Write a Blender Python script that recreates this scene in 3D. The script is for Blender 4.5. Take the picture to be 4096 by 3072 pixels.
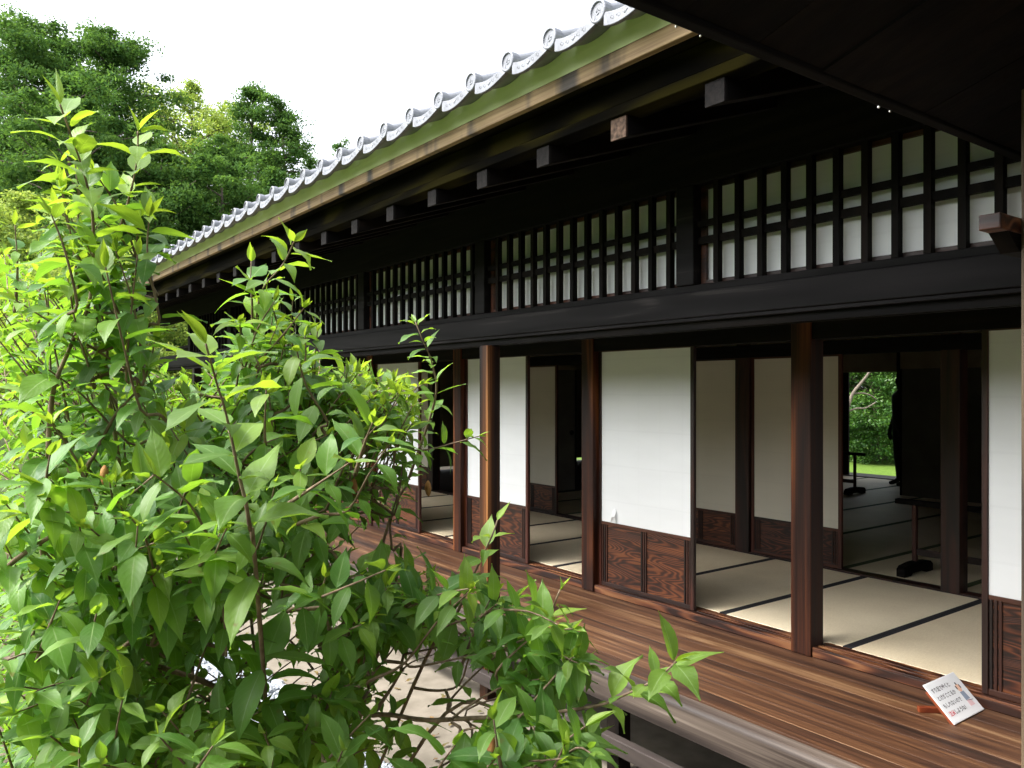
import bpy, bmesh, math, random
import numpy as np
from mathutils import Vector, Matrix
R = math.radians
sc = bpy.context.scene
for o in list(bpy.data.objects): bpy.data.objects.remove(o)
col = sc.collection

# ------------------------------------------------------------------ camera
CZ = 2.12                      # eye height above the ground
YAW = R(36.6); F = 3206.0
cam = bpy.data.cameras.new('camera'); camo = bpy.data.objects.new('camera', cam); col.objects.link(camo)
cam.sensor_width = 36; cam.lens = F / 4096 * 36; cam.clip_start = 0.05; cam.clip_end = 2000
cam.shift_y = 24 / 4096
camo.location = (0, 0, CZ); camo.rotation_euler = (R(90), 0, -YAW)
sc.camera = camo
# ------------------------------------------------------------------ sky and sun
w = bpy.data.worlds.new('World'); sc.world = w; w.use_nodes = True
nt = w.node_tree; nt.nodes.clear()
SUN_EL, SUN_AZ = R(50), R(-68)          # azimuth from +Y towards +X
sky = nt.nodes.new('ShaderNodeTexSky'); sky.sky_type = 'NISHITA'; sky.sun_disc = False
sky.sun_elevation = SUN_EL; sky.sun_rotation = SUN_AZ; sky.air_density = 1.0; sky.dust_density = 3.0
bwn = nt.nodes.new('ShaderNodeRGBToBW'); mx = nt.nodes.new('ShaderNodeMix'); mx.data_type = 'RGBA'
mx.inputs['Factor'].default_value = 0.82
bg = nt.nodes.new('ShaderNodeBackground'); bg.inputs[1].default_value = 0.15
wo = nt.nodes.new('ShaderNodeOutputWorld')
nt.links.new(sky.outputs[0], bwn.inputs[0]); nt.links.new(sky.outputs[0], mx.inputs[6]); nt.links.new(bwn.outputs[0], mx.inputs[7])
nt.links.new(mx.outputs[2], bg.inputs[0]); nt.links.new(bg.outputs[0], wo.inputs[0])
sl = bpy.data.lights.new('sun', 'SUN'); sl.energy = 1.0; sl.angle = R(14); sl.color = (1, .965, .9)
so = bpy.data.objects.new('sun', sl); col.objects.link(so)
so.rotation_euler = (math.pi / 2 - SUN_EL, 0, math.pi - SUN_AZ)
sc.view_settings.view_transform = 'Standard'; sc.view_settings.look = 'None'
sc.view_settings.exposure = 2.55; sc.view_settings.gamma = 1.0
sc.render.engine = 'CYCLES'
try:
    sc.cycles.use_denoising = True
    sc.cycles.max_bounces = 8; sc.cycles.diffuse_bounces = 5; sc.cycles.transmission_bounces = 6; sc.cycles.transparent_max_bounces = 6
    sc.cycles.sample_clamp_indirect = 6
except Exception: pass

rnd = random.Random(7)
# ------------------------------------------------------------------ material helpers
def newmat(name):
    m = bpy.data.materials.new(name); m.use_nodes = True
    n = m.node_tree; n.nodes.clear()
    out = n.nodes.new('ShaderNodeOutputMaterial'); p = n.nodes.new('ShaderNodeBsdfPrincipled')
    n.links.new(p.outputs[0], out.inputs[0])
    return m, n, p, out
def N(n, t, **k):
    x = n.nodes.new(t)
    for a, b in k.items(): setattr(x, a, b)
    return x
def ramp(n, pts):
    r = N(n, 'ShaderNodeValToRGB'); e = r.color_ramp.elements
    while len(e) < len(pts): e.new(0.5)
    for i, (p, c) in enumerate(pts):
        e[i].position = p; e[i].color = (*c, 1) if len(c) == 3 else c
    return r
def math_(n, op, a, b=None, c=None):
    x = N(n, 'ShaderNodeMath', operation=op)
    for i, v in enumerate((a, b, c)):
        if v is None: continue
        if isinstance(v, (int, float)): x.inputs[i].default_value = v
        else: n.links.new(v, x.inputs[i])
    return x.outputs[0]
def wood(name, axis, cols, rough=0.6, across=26, along=0.9, flame=0.5, fl_freq=34, bump=0.25, tone=0.35, spec=0.4, broad=1.3):
    """grain runs along axis (0,1,2); contour-line grain plus fine streaks; 'rnd' attribute makes each board its own"""
    m, n, p, out = newmat(name); L = n.links.new
    tc = N(n, 'ShaderNodeTexCoord'); at = N(n, 'ShaderNodeAttribute'); at.attribute_name = 'rnd'
    oi = N(n, 'ShaderNodeObjectInfo')
    add = N(n, 'ShaderNodeVectorMath', operation='MULTIPLY_ADD')
    comb = N(n, 'ShaderNodeCombineXYZ')
    rv = math_(n, 'ADD', at.outputs['Fac'], oi.outputs['Random'])
    for i in range(3): L(math_(n, 'MULTIPLY', rv, (17.3, 29.1, 11.7)[i]), comb.inputs[i])
    L(tc.outputs['Object'], add.inputs[0]); add.inputs[1].default_value = (1, 1, 1); L(comb.outputs[0], add.inputs[2])
    def mp(s_al, s_ac):
        v = N(n, 'ShaderNodeVectorMath', operation='MULTIPLY'); s = [s_ac] * 3; s[axis] = s_al
        v.inputs[1].default_value = s; L(add.outputs[0], v.inputs[0]); return v.outputs[0]
    # flame contours
    n1 = N(n, 'ShaderNodeTexNoise'); n1.inputs['Scale'].default_value = 1; n1.inputs['Detail'].default_value = 1.5
    L(mp(along, across * .22), n1.inputs['Vector'])
    cont = math_(n, 'SINE', math_(n, 'MULTIPLY', n1.outputs[0], fl_freq))
    cont = math_(n, 'MULTIPLY_ADD', cont, .5, .5)
    # fine streaks
    n2 = N(n, 'ShaderNodeTexNoise'); n2.inputs['Scale'].default_value = 1; n2.inputs['Detail'].default_value = 5; n2.inputs['Roughness'].default_value = .65
    L(mp(along * 1.6, across * 3), n2.inputs['Vector'])
    # broad tone
    n3 = N(n, 'ShaderNodeTexNoise'); n3.inputs['Scale'].default_value = 1; n3.inputs['Detail'].default_value = 2
    L(mp(along * .8, across * .35), n3.inputs['Vector'])
    a = math_(n, 'MULTIPLY', cont, flame)
    b = math_(n, 'MULTIPLY_ADD', n2.outputs[0], 1 - flame, a)
    t = math_(n, 'MULTIPLY_ADD', math_(n, 'SUBTRACT', n3.outputs[0], .5), broad, b)
    wn = N(n, 'ShaderNodeTexWhiteNoise', noise_dimensions='1D'); L(at.outputs['Fac'], wn.inputs['W'])
    t = math_(n, 'MULTIPLY_ADD', math_(n, 'SUBTRACT', wn.outputs[0], .5), tone, t)
    r = ramp(n, cols); L(t, r.inputs[0]); L(r.outputs[0], p.inputs['Base Color'])
    p.inputs['Roughness'].default_value = rough; p.inputs['Specular IOR Level'].default_value = spec
    rr = math_(n, 'MULTIPLY_ADD', n2.outputs[0], .35, rough - .17); L(rr, p.inputs['Roughness'])
    bp = N(n, 'ShaderNodeBump'); bp.inputs['Strength'].default_value = bump; bp.inputs['Distance'].default_value = .004
    L(b, bp.inputs['Height']); L(bp.outputs[0], p.inputs['Normal'])
    return m
def plain(name, c1, c2, scale=8, rough=.8, bump=.2, spec=.3, detail=6, stretch=(1, 1, 1), dist=.01):
    m, n, p, out = newmat(name); L = n.links.new
    tc = N(n, 'ShaderNodeTexCoord'); v = N(n, 'ShaderNodeVectorMath', operation='MULTIPLY'); v.inputs[1].default_value = stretch
    L(tc.outputs['Object'], v.inputs[0])
    t = N(n, 'ShaderNodeTexNoise'); t.inputs['Scale'].default_value = scale; t.inputs['Detail'].default_value = detail
    L(v.outputs[0], t.inputs['Vector'])
    r = ramp(n, [(.3, c1), (.7, c2)]); L(t.outputs[0], r.inputs[0]); L(r.outputs[0], p.inputs['Base Color'])
    p.inputs['Roughness'].default_value = rough; p.inputs['Specular IOR Level'].default_value = spec
    bp = N(n, 'ShaderNodeBump'); bp.inputs['Strength'].default_value = bump; bp.inputs['Distance'].default_value = dist
    L(t.outputs[0], bp.inputs['Height']); L(bp.outputs[0], p.inputs['Normal'])
    return m
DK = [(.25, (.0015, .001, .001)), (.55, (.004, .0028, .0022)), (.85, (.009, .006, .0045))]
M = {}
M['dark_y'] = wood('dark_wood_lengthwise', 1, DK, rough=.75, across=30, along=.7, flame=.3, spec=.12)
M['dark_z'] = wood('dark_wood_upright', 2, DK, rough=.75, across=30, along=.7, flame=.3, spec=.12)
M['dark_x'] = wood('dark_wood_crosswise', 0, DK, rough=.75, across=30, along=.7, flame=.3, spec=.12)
GREY = [(.2, (.0025, .002, .002)), (.5, (.006, .005, .0055)), (.8, (.011, .0095, .0100)), (.98, (.035, .031, .03))]
M['beam'] = wood('charcoal_beam_wood', 1, GREY, rough=.7, across=22, along=.6, flame=.3, tone=.15, spec=.13)
M['arm'] = wood('grey_arm_wood', 0, DK, rough=.8, across=24, along=.7, flame=.3, spec=.12)
RED = [(.2, (.012, .005, .003)), (.42, (.05, .014, .006)), (.6, (.13, .035, .011)), (.82, (.24, .075, .02))]
POST = [(.22, (.010, .004, .003)), (.45, (.032, .010, .005)), (.62, (.085, .024, .008)), (.9, (.24, .080, .022))]
M['post'] = wood('reddish_post_wood', 2, POST, rough=.55, across=20, along=.35, flame=.25, tone=.1, spec=.2)
M['vpost'] = wood('orange_worn_post_wood', 2, [(.36, (.008, .003, .002)), (.54, (.024, .009, .004)), (.72, (.07, .024, .008)), (.95, (.32, .14, .045))], rough=.5, across=18, along=.25, flame=.2, tone=.1, spec=.2)
M['stile'] = wood('door_frame_wood', 2, [(.3, (.014, .004, .002)), (.7, (.06, .013, .006))], rough=.5, across=30, along=.8, flame=.3)
M['rail'] = wood('door_rail_wood', 1, [(.3, (.014, .005, .003)), (.7, (.07, .021, .009))], rough=.5, across=30, along=.8, flame=.3)
M['panel'] = wood('flame_grain_panel', 1, [(.12, (.012, .004, .002)), (.42, (.038, .010, .004)), (.62, (.074, .020, .007)), (.92, (.14, .043, .013))], rough=.48, across=44, along=1.5, flame=.55, fl_freq=110, tone=.15)
M['batten'] = wood('dark_batten_wood', 2, [(.3, (.008, .003, .002)), (.7, (.036, .010, .005))], rough=.5, across=30, along=.8, flame=.3)
M['deck'] = wood('worn_deck_boards', 1, [(.10, (.012, .006, .004)), (.34, (.034, .0145, .008)), (.55, (.064, .027, .0125)), (.76, (.102, .046, .020)), (1.0, (.21, .12, .06))], rough=.46, across=40, along=.38, flame=.22, fl_freq=80, tone=.28, broad=1.4, bump=.3, spec=.5)
M['sill'] = wood('reddish_sill_wood', 1, [(.15, (.015, .005, .003)), (.45, (.06, .018, .008)), (.7, (.13, .046, .018)), (.95, (.24, .11, .045))], rough=.45, across=30, along=.8, flame=.6, fl_freq=50, tone=.2)
M['nosing'] = wood('grey_weathered_edge_beam', 1, [(.15, (.018, .012, .010)), (.45, (.045, .032, .026)), (.75, (.11, .085, .068)), (.97, (.26, .215, .18))], rough=.6, across=34, along=.45, flame=.2, tone=.1)
M['underrail'] = wood('grey_lower_rail', 1, [(.2, (.012, .009, .008)), (.8, (.045, .034, .03))], rough=.7, across=30, along=.6, flame=.25)
M['fascia'] = None
def fascia_mat():
    m, n, p, out = newmat('tan_fascia_board_with_dark_stains'); L = n.links.new
    tc = N(n, 'ShaderNodeTexCoord')
    v = N(n, 'ShaderNodeVectorMath', operation='MULTIPLY'); v.inputs[1].default_value = (1, 3.6, 1.2); L(tc.outputs['Object'], v.inputs[0])
    t = N(n, 'ShaderNodeTexNoise'); t.inputs['Scale'].default_value = 1.5; t.inputs['Detail'].default_value = 3; L(v.outputs[0], t.inputs['Vector'])
    v2 = N(n, 'ShaderNodeVectorMath', operation='MULTIPLY'); v2.inputs[1].default_value = (60, 1.6, 90); L(tc.outputs['Object'], v2.inputs[0])
    t2 = N(n, 'ShaderNodeTexNoise'); t2.inputs['Scale'].default_value = 1; t2.inputs['Detail'].default_value = 4; L(v2.outputs[0], t2.inputs['Vector'])
    r = ramp(n, [(.3, (.17, .105, .045)), (.7, (.38, .26, .13))]); L(t2.outputs[0], r.inputs[0])
    r2 = ramp(n, [(.52, (0, 0, 0)), (.64, (1, 1, 1))]); L(t.outputs[0], r2.inputs[0])
    mx = N(n, 'ShaderNodeMix', data_type='RGBA'); L(r2.outputs[0], mx.inputs['Factor']); L(r.outputs[0], mx.inputs[6])
    r3 = ramp(n, [(.3, (.025, .02, .016)), (.7, (.09, .07, .055))]); L(t2.outputs[0], r3.inputs[0]); L(r3.outputs[0], mx.inputs[7])
    L(mx.outputs[2], p.inputs['Base Color']); p.inputs['Roughness'].default_value = .7
    return m
M['fascia'] = fascia_mat()
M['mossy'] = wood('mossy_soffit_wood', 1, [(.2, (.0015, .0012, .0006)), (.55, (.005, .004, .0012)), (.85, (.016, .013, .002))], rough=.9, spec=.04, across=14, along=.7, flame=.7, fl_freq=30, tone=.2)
M['endgrain'] = plain('split_end_grain', (.002, .0015, .0015), (.012, .009, .008), scale=60, rough=.9, bump=.6, dist=.006)
M['endgrain_pale'] = plain('pale_split_end_grain', (.03, .02, .014), (.16, .10, .07), scale=60, rough=.9, bump=.6, dist=.006)
def tile_mat():
    m, n, p, out = newmat('weathered_silver_tile'); L = n.links.new
    tc = N(n, 'ShaderNodeTexCoord'); oi = N(n, 'ShaderNodeObjectInfo'); t = N(n, 'ShaderNodeTexNoise'); t.inputs['Scale'].default_value = 22; t.inputs['Detail'].default_value = 6
    v = N(n, 'ShaderNodeVectorMath', operation='ADD'); cb = N(n, 'ShaderNodeCombineXYZ'); L(math_(n, 'MULTIPLY', oi.outputs['Random'], 40), cb.inputs[1]); L(tc.outputs['Object'], v.inputs[0]); L(cb.outputs[0], v.inputs[1]); L(v.outputs[0], t.inputs['Vector'])
    f = math_(n, 'MULTIPLY_ADD', math_(n, 'SUBTRACT', oi.outputs['Random'], .5), .35, t.outputs[0])
    r = ramp(n, [(.25, (.045, .045, .048)), (.45, (.085, .088, .098)), (.75, (.145, .152, .172))]); L(f, r.inputs[0]); L(r.outputs[0], p.inputs['Base Color'])
    p.inputs['Roughness'].default_value = .45; L(math_(n, 'MULTIPLY_ADD', t.outputs[0], .5, .22), p.inputs['Roughness'])
    bp = N(n, 'ShaderNodeBump'); bp.inputs['Strength'].default_value = .2; bp.inputs['Distance'].default_value = .003; L(t.outputs[0], bp.inputs['Height']); L(bp.outputs[0], p.inputs['Normal'])
    return m
M['tile'] = tile_mat()
M['plaster'] = plain('eave_plaster_with_painted_green_bounce', (.60, .68, .36), (.80, .86, .54), scale=3.2, rough=.9, bump=.3, stretch=(1, .7, 2), detail=8)  # pale plaster with green light from the foliage put into its colour
M['tile'] = plain('silver_grey_roof_tile', (.10, .105, .12), (.19, .20, .225), scale=14, rough=.42, bump=.12, spec=.6)
M['wallplaster'] = plain('brown_room_plaster', (.26, .21, .15), (.34, .28, .20), scale=4, rough=.95)
M['ceiling'] = plain('dark_ceiling_boards', (.04, .03, .02), (.09, .065, .045), scale=5, rough=.9, stretch=(1, 12, 1))
def paper_mat(name='shoji_paper', c=(.80, .81, .81)):
    m, n, p, out = newmat(name); L = n.links.new
    tc = N(n, 'ShaderNodeTexCoord'); sp = N(n, 'ShaderNodeSeparateXYZ'); L(tc.outputs['Object'], sp.inputs[0])
    def lines(sock, per, wd):
        f = math_(n, 'FRACT', math_(n, 'MULTIPLY', sock, 1 / per)); d = math_(n, 'ABSOLUTE', math_(n, 'SUBTRACT', f, .5))
        return math_(n, 'LESS_THAN', d, wd / per / 2)
    nz = N(n, 'ShaderNodeTexNoise'); nz.inputs['Scale'].default_value = 3.5; nz.inputs['Detail'].default_value = 5
    v = N(n, 'ShaderNodeVectorMath', operation='MULTIPLY'); v.inputs[1].default_value = (1, .6, 2.4); L(tc.outputs['Object'], v.inputs[0]); L(v.outputs[0], nz.inputs['Vector'])
    wob = math_(n, 'MULTIPLY_ADD', nz.outputs[0], .02, sp.outputs[2])
    g = math_(n, 'MAXIMUM', math_(n, 'MULTIPLY', lines(wob, .262, .012), .9), math_(n, 'MULTIPLY', lines(sp.outputs[1], .205, .014), .35))
    k = math_(n, 'SUBTRACT', 1, math_(n, 'MULTIPLY', g, .028))
    k = math_(n, 'MULTIPLY', k, math_(n, 'MULTIPLY_ADD', nz.outputs[0], .10, .94))
    mx = N(n, 'ShaderNodeMix', data_type='RGBA', blend_type='MULTIPLY'); mx.inputs['Factor'].default_value = 1
    mx.inputs[6].default_value = (*c, 1); cb = N(n, 'ShaderNodeCombineColor'); [L(k, cb.inputs[i]) for i in range(3)]; L(cb.outputs[0], mx.inputs[7])
    L(mx.outputs[2], p.inputs['Base Color']); p.inputs['Roughness'].default_value = .9; p.inputs['Specular IOR Level'].default_value = .1
    tr = N(n, 'ShaderNodeBsdfTranslucent'); L(mx.outputs[2], tr.inputs[0]); ms = N(n, 'ShaderNodeMixShader'); ms.inputs[0].default_value = .16
    L(p.outputs[0], ms.inputs[1]); L(tr.outputs[0], ms.inputs[2]); L(ms.outputs[0], out.inputs[0])
    return m
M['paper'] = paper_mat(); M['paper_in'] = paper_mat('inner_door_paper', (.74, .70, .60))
def tatami_mat_():
    m, n, p, out = newmat('woven_straw_tatami'); L = n.links.new
    tc = N(n, 'ShaderNodeTexCoord'); v = N(n, 'ShaderNodeVectorMath', operation='MULTIPLY'); v.inputs[1].default_value = (60, 260, 1); L(tc.outputs['Object'], v.inputs[0])
    t = N(n, 'ShaderNodeTexNoise'); t.inputs['Scale'].default_value = 1; t.inputs['Detail'].default_value = 2; L(v.outputs[0], t.inputs['Vector'])
    t2 = N(n, 'ShaderNodeTexNoise'); t2.inputs['Scale'].default_value = 2.2; t2.inputs['Detail'].default_value = 3; L(tc.outputs['Object'], t2.inputs['Vector'])
    oi = N(n, 'ShaderNodeObjectInfo')
    f = math_(n, 'ADD', math_(n, 'MULTIPLY', t.outputs[0], .5), math_(n, 'MULTIPLY', t2.outputs[0], .5))
    f = math_(n, 'MULTIPLY_ADD', math_(n, 'SUBTRACT', oi.outputs['Random'], .5), .28, f)
    r = ramp(n, [(.3, (.66, .54, .36)), (.7, (.86, .74, .53))]); L(f, r.inputs[0]); L(r.outputs[0], p.inputs['Base Color'])
    p.inputs['Roughness'].default_value = .55; p.inputs['Specular IOR Level'].default_value = .35
    bp = N(n, 'ShaderNodeBump'); bp.inputs['Strength'].default_value = .3; bp.inputs['Distance'].default_value = .001; L(t.outputs[0], bp.inputs['Height']); L(bp.outputs[0], p.inputs['Normal'])
    return m
M['tatami'] = tatami_mat_()
M['border'] = plain('dark_cloth_border', (.012, .012, .014), (.026, .025, .027), scale=300, rough=.9)
M['green_border'] = plain('faded_green_cloth_border', (.07, .10, .05), (.13, .16, .08), scale=200, rough=.9)

# ------------------------------------------------------------------ mesh helpers
class B:
    def __init__(s): s.v = []; s.f = []; s.r = []; s.mi = []
    def quad(s, a, b, c, d, r=0., mi=0):
        k = len(s.v); s.v += [a, b, c, d]; s.f.append((k, k + 1, k + 2, k + 3)); s.r.append(r); s.mi.append(mi)
    def box(s, x0, x1, y0, y1, z0, z1, r=None, mi=0, mends=None):
        if r is None: r = rnd.random()
        k = len(s.v)
        s.v += [(x0, y0, z0), (x1, y0, z0), (x1, y1, z0), (x0, y1, z0), (x0, y0, z1), (x1, y0, z1), (x1, y1, z1), (x0, y1, z1)]
        for q in ((0, 3, 2, 1), (4, 5, 6, 7), (0, 1, 5, 4), (1, 2, 6, 5), (2, 3, 7, 6), (3, 0, 4, 7)):
            s.f.append(tuple(k + i for i in q)); s.r.append(r); s.mi.append(mi)
        return s
    def prism(s, poly, y0, y1, axis=1, r=0., mi=0):
        """poly: list of (a,b) in the plane across axis; extruded along axis"""
        k = len(s.v); m = len(poly)
        def P(a, b, t): return {1: (a, t, b), 0: (t, a, b), 2: (a, b, t)}[axis]
        s.v += [P(a, b, y0) for a, b in poly] + [P(a, b, y1) for a, b in poly]
        for i in range(m):
            j = (i + 1) % m; s.f.append((k + i, k + j, k + m + j, k + m + i)); s.r.append(r); s.mi.append(mi)
        s.f.append(tuple(k + i for i in range(m))[::-1]); s.f.append(tuple(k + m + i for i in range(m))); s.r += [r, r]; s.mi += [mi, mi]
        return s
    def tube(s, pts, rads, n=6, cap=True, r=0.):
        rings = []; pts = [Vector(p) for p in pts]
        for i, p in enumerate(pts):
            t = (pts[min(i + 1, len(pts) - 1)] - pts[max(i - 1, 0)])
            t = t.normalized() if t.length > 1e-9 else Vector((0, 0, 1))
            a = t.cross(Vector((.13, .31, .94))); a = a.normalized() if a.length > 1e-4 else t.orthogonal().normalized()
            b = t.cross(a); k = len(s.v)
            for j in range(n):
                an = 2 * math.pi * j / n; s.v.append(tuple(p + (a * math.cos(an) + b * math.sin(an)) * rads[i]))
            rings.append(k)
        for i in range(len(rings) - 1):
            for j in range(n):
                s.f.append((rings[i] + j, rings[i] + (j + 1) % n, rings[i + 1] + (j + 1) % n, rings[i + 1] + j)); s.r.append(r); s.mi.append(0)
        if cap:
            s.f.append(tuple(rings[0] + j for j in range(n))[::-1]); s.f.append(tuple(rings[-1] + j for j in range(n))); s.r += [r, r]; s.mi += [0, 0]
        return s
    def build(s, name, mat, parent=None, smooth=False, bevel=0, loc=None):
        me = bpy.data.meshes.new(name)
        off = Vector(loc) if loc else (world_loc(parent) if parent else Vector((0, 0, 0)))
        if loc is None: vs = [(a - off.x, b - off.y, c - off.z) for a, b, c in s.v]
        else: vs = s.v
        me.from_pydata(vs, [], s.f); mats = mat if isinstance(mat, (list, tuple)) else [mat]
        for m_ in mats: me.materials.append(m_)
        at = me.attributes.new('rnd', 'FLOAT', 'FACE'); at.data.foreach_set('value', s.r)
        if len(mats) > 1: me.polygons.foreach_set('material_index', s.mi)
        me.polygons.foreach_set('use_smooth', [smooth] * len(me.polygons))
        bm = bmesh.new(); bm.from_mesh(me); bmesh.ops.recalc_face_normals(bm, faces=bm.faces); bm.to_mesh(me); bm.free()
        me.update()
        o = bpy.data.objects.new(name, me); col.objects.link(o)
        if parent: o.parent = parent
        if loc: o.location = loc
        if bevel:
            b = o.modifiers.new('bevel', 'BEVEL'); b.width = bevel; b.segments = 2; b.limit_method = 'ANGLE'
        return o
def world_loc(o):
    v = Vector((0, 0, 0))
    while o: v = v + o.location; o = o.parent
    return v
def tag(o, label=None, cat=None, group=None, kind=None):
    if label: o['label'] = label
    if cat: o['category'] = cat
    if group: o['group'] = group
    if kind: o['kind'] = kind
    return o
def empty(name, loc=(0, 0, 0)):
    o = bpy.data.objects.new(name, None); o.empty_display_size = .3; o.location = loc; col.objects.link(o); return o
def dup(o, loc, parent=None):
    c = o.copy(); col.objects.link(c); c.location = loc
    if parent: c.parent = parent
    for ch in o.children:
        d = ch.copy(); col.objects.link(d); d.parent = c
        for g in ch.children: e = g.copy(); col.objects.link(e); e.parent = d
    return c
def npmesh(name, verts, faces, mat, parent=None, attrs=None, uv=None, smooth=True):
    """numpy quads: verts (n,3), faces (m,4)"""
    me = bpy.data.meshes.new(name); off = world_loc(parent) if parent else Vector((0, 0, 0))
    verts = verts - np.array(off)[None]
    k = faces.shape[1]
    me.vertices.add(len(verts)); me.vertices.foreach_set('co', verts.astype(np.float32).ravel())
    me.loops.add(faces.size); me.loops.foreach_set('vertex_index', faces.astype(np.int32).ravel())
    me.polygons.add(len(faces)); me.polygons.foreach_set('loop_start', np.arange(0, faces.size, k, dtype=np.int32))
    me.polygons.foreach_set('loop_total', np.full(len(faces), k, dtype=np.int32))
    me.polygons.foreach_set('use_smooth', np.full(len(faces), smooth))
    me.update(calc_edges=True)
    for a, vals in (attrs or {}).items():
        at = me.attributes.new(a, 'FLOAT', 'POINT'); at.data.foreach_set('value', vals.astype(np.float32).ravel())
    if uv is not None:
        ul = me.uv_layers.new(name='UVMap'); ul.data.foreach_set('uv', uv[faces.ravel()].astype(np.float32).ravel())
    me.materials.append(mat); me.validate()
    o = bpy.data.objects.new(name, me); col.objects.link(o)
    if parent: o.parent = parent
    return o
def at_(px, py, d):
    """a point d metres deep seen at (px, py) of the 2212-wide picture: a design aid for the shrub's stems"""
    s, c = math.sin(YAW), math.cos(YAW); px *= 1.8517; py *= 1.8517
    a = (px - 2048) / F; b = -(py - 1560) / F
    return Vector(((s + a * c) * d, (c - a * s) * d, CZ + b * d))

# ------------------------------------------------------------------ ground
FZ = CZ - 1.522        # deck surface
TZ = CZ - 1.465        # tatami surface
def ground_mat():
    m, n, p, out = newmat('garden_soil_with_litter'); L = n.links.new
    tc = N(n, 'ShaderNodeTexCoord')
    t = N(n, 'ShaderNodeTexNoise'); t.inputs['Scale'].default_value = 1.2; t.inputs['Detail'].default_value = 8; L(tc.outputs['Object'], t.inputs['Vector'])
    vo = N(n, 'ShaderNodeTexVoronoi'); vo.inputs['Scale'].default_value = 22; L(tc.outputs['Object'], vo.inputs['Vector'])
    r = ramp(n, [(.35, (.10, .075, .045)), (.65, (.17, .135, .085))]); L(t.outputs[0], r.inputs[0])
    r2 = ramp(n, [(.0, (.22, .16, .10)), (.25, (.14, .10, .06)), (.6, (.05, .04, .025))]); L(vo.outputs[0], r2.inputs[0])
    mx = N(n, 'ShaderNodeMix', data_type='RGBA'); mx.inputs['Factor'].default_value = .55; L(r.outputs[0], mx.inputs[6]); L(r2.outputs[0], mx.inputs[7])
    L(mx.outputs[2], p.inputs['Base Color']); p.inputs['Roughness'].default_value = .95
    bp = N(n, 'ShaderNodeBump'); bp.inputs['Strength'].default_value = .6; bp.inputs['Distance'].default_value = .03; L(vo.outputs[0], bp.inputs['Height']); L(bp.outputs[0], p.inputs['Normal'])
    return m
M['soil'] = ground_mat()
b = B(); n_ = 60
for i in range(n_):
    for j in range(n_):
        x0, x1 = -120 + 4 * i, -116 + 4 * i; y0, y1 = -80 + 4 * j, -76 + 4 * j
        b.quad((x0, y0, -.004), (x1, y0, -.004), (x1, y1, -.004), (x0, y1, -.004))
g = b.build('ground', M['soil']); tag(g, kind='structure')
M['path'] = plain('pale_packed_earth', (.15, .13, .10), (.23, .20, .16), scale=7, rough=.95, bump=.25)
pth = B().box(2.12, 4.08, -1, 22, -.05, .012).build('path', M['path']); tag(pth, kind='structure')
# lawn behind the house
M['lawn'] = plain('bright_lawn', (.05, .10, .015), (.12, .19, .03), scale=30, rough=.95, bump=.5, spec=.1)
tag(B().box(14.0, 60, -10, 60, -.05, .02).build('lawn', M['lawn']), kind='structure')
tag(B().box(-9, -.9, -14, 22, -.05, .01).build('green_bounce_lawn', M['lawn']), kind='structure')  # unseen lawn, added to bounce green light up under the eaves
# gravel in the drip trench: pale blue-grey stones
M['stone'] = plain('pale_blue_grey_gravel', (.22, .24, .27), (.42, .45, .49), scale=9, rough=.8, bump=.1)
gv = []; gf = []; rr = random.Random(3)
ico = bmesh.new(); bmesh.ops.create_icosphere(ico, subdivisions=1, radius=1); iv = np.array([v.co[:] for v in ico.verts]); ifc = np.array([[v.index for v in f.verts] for f in ico.faces]); ico.free()
cnt = 0
for i in range(7000):
    x = rr.uniform(1.66, 2.10); y = rr.uniform(1.5, 11); s = rr.uniform(.014, .032)
    A = np.array([s * rr.uniform(.8, 1.5), s, s * rr.uniform(.5, .8)]); an = rr.uniform(0, 6.28)
    q = iv * A * (1 + .18 * np.sin(iv[:, [1, 2, 0]] * 5 + i)); c_, s_ = math.cos(an), math.sin(an)
    q = np.stack([q[:, 0] * c_ - q[:, 1] * s_, q[:, 0] * s_ + q[:, 1] * c_, q[:, 2]], 1) + np.array([x, y, .012 + rr.uniform(0, .03)])
    gv.append(q); gf.append(ifc + cnt * 12); cnt += 1
gr = npmesh('gravel', np.concatenate(gv), np.concatenate(gf), M['stone'], smooth=False); tag(gr, 'pale blue grey pebbles filling the drip trench beside the path', 'gravel', kind='stuff')

# ------------------------------------------------------------------ the house
house = empty('traditional_house', (4.12, 4.5, 0))
tag(house, 'long single-storey wooden house with tiled eaves, white paper doors and plank veranda', 'house')
Y0, Y1 = -1.2, 13.6
XO, XW, XI = 3.1, 4.12, 5.98           # outer beam line, door line, inner partition line
z = lambda r: CZ + r
postY = [2.65 + 1.83 * k for k in range(-2, 6)]       # near edge of each 13 cm post
# deck
b = B(); xs = [3.085, 3.20, 3.335, 3.50, 3.60, 3.77, 3.93, 4.098]
for a, c in zip(xs, xs[1:]):
    y = Y0 + rnd.uniform(-3, 0)
    while y < Y1:
        y2 = min(y + 20, Y1); b.box(a + .0006, c - .0006, max(y, Y0), y2 - .003, FZ - .03, FZ); y = y2
dk = b.build('deck', M['deck'], house, bevel=.0012)
tag(dk, 'streaky brown veranda boards')
def nosing():
    pts = []
    for a in range(0, 91, 15): pts.append((3.022 - .032 * math.sin(R(90 - a)) if False else 3.022 - .032 * math.cos(R(a)), FZ - .040 + .032 * math.sin(R(a))))
    poly = [(2.99, FZ - .165)] + pts + [(3.081, FZ - .008), (3.081, FZ - .165)]
    return B().prism(poly, Y0, Y1, r=.3)
nosing().build('deck_edge_beam', M['nosing'], house, smooth=False)
b = B(); b.box(3.0, 3.055, Y0, Y1, z(-1.955), z(-1.87)); b.build('lower_rail', M['underrail'], house, bevel=.006)
b = B()
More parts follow.
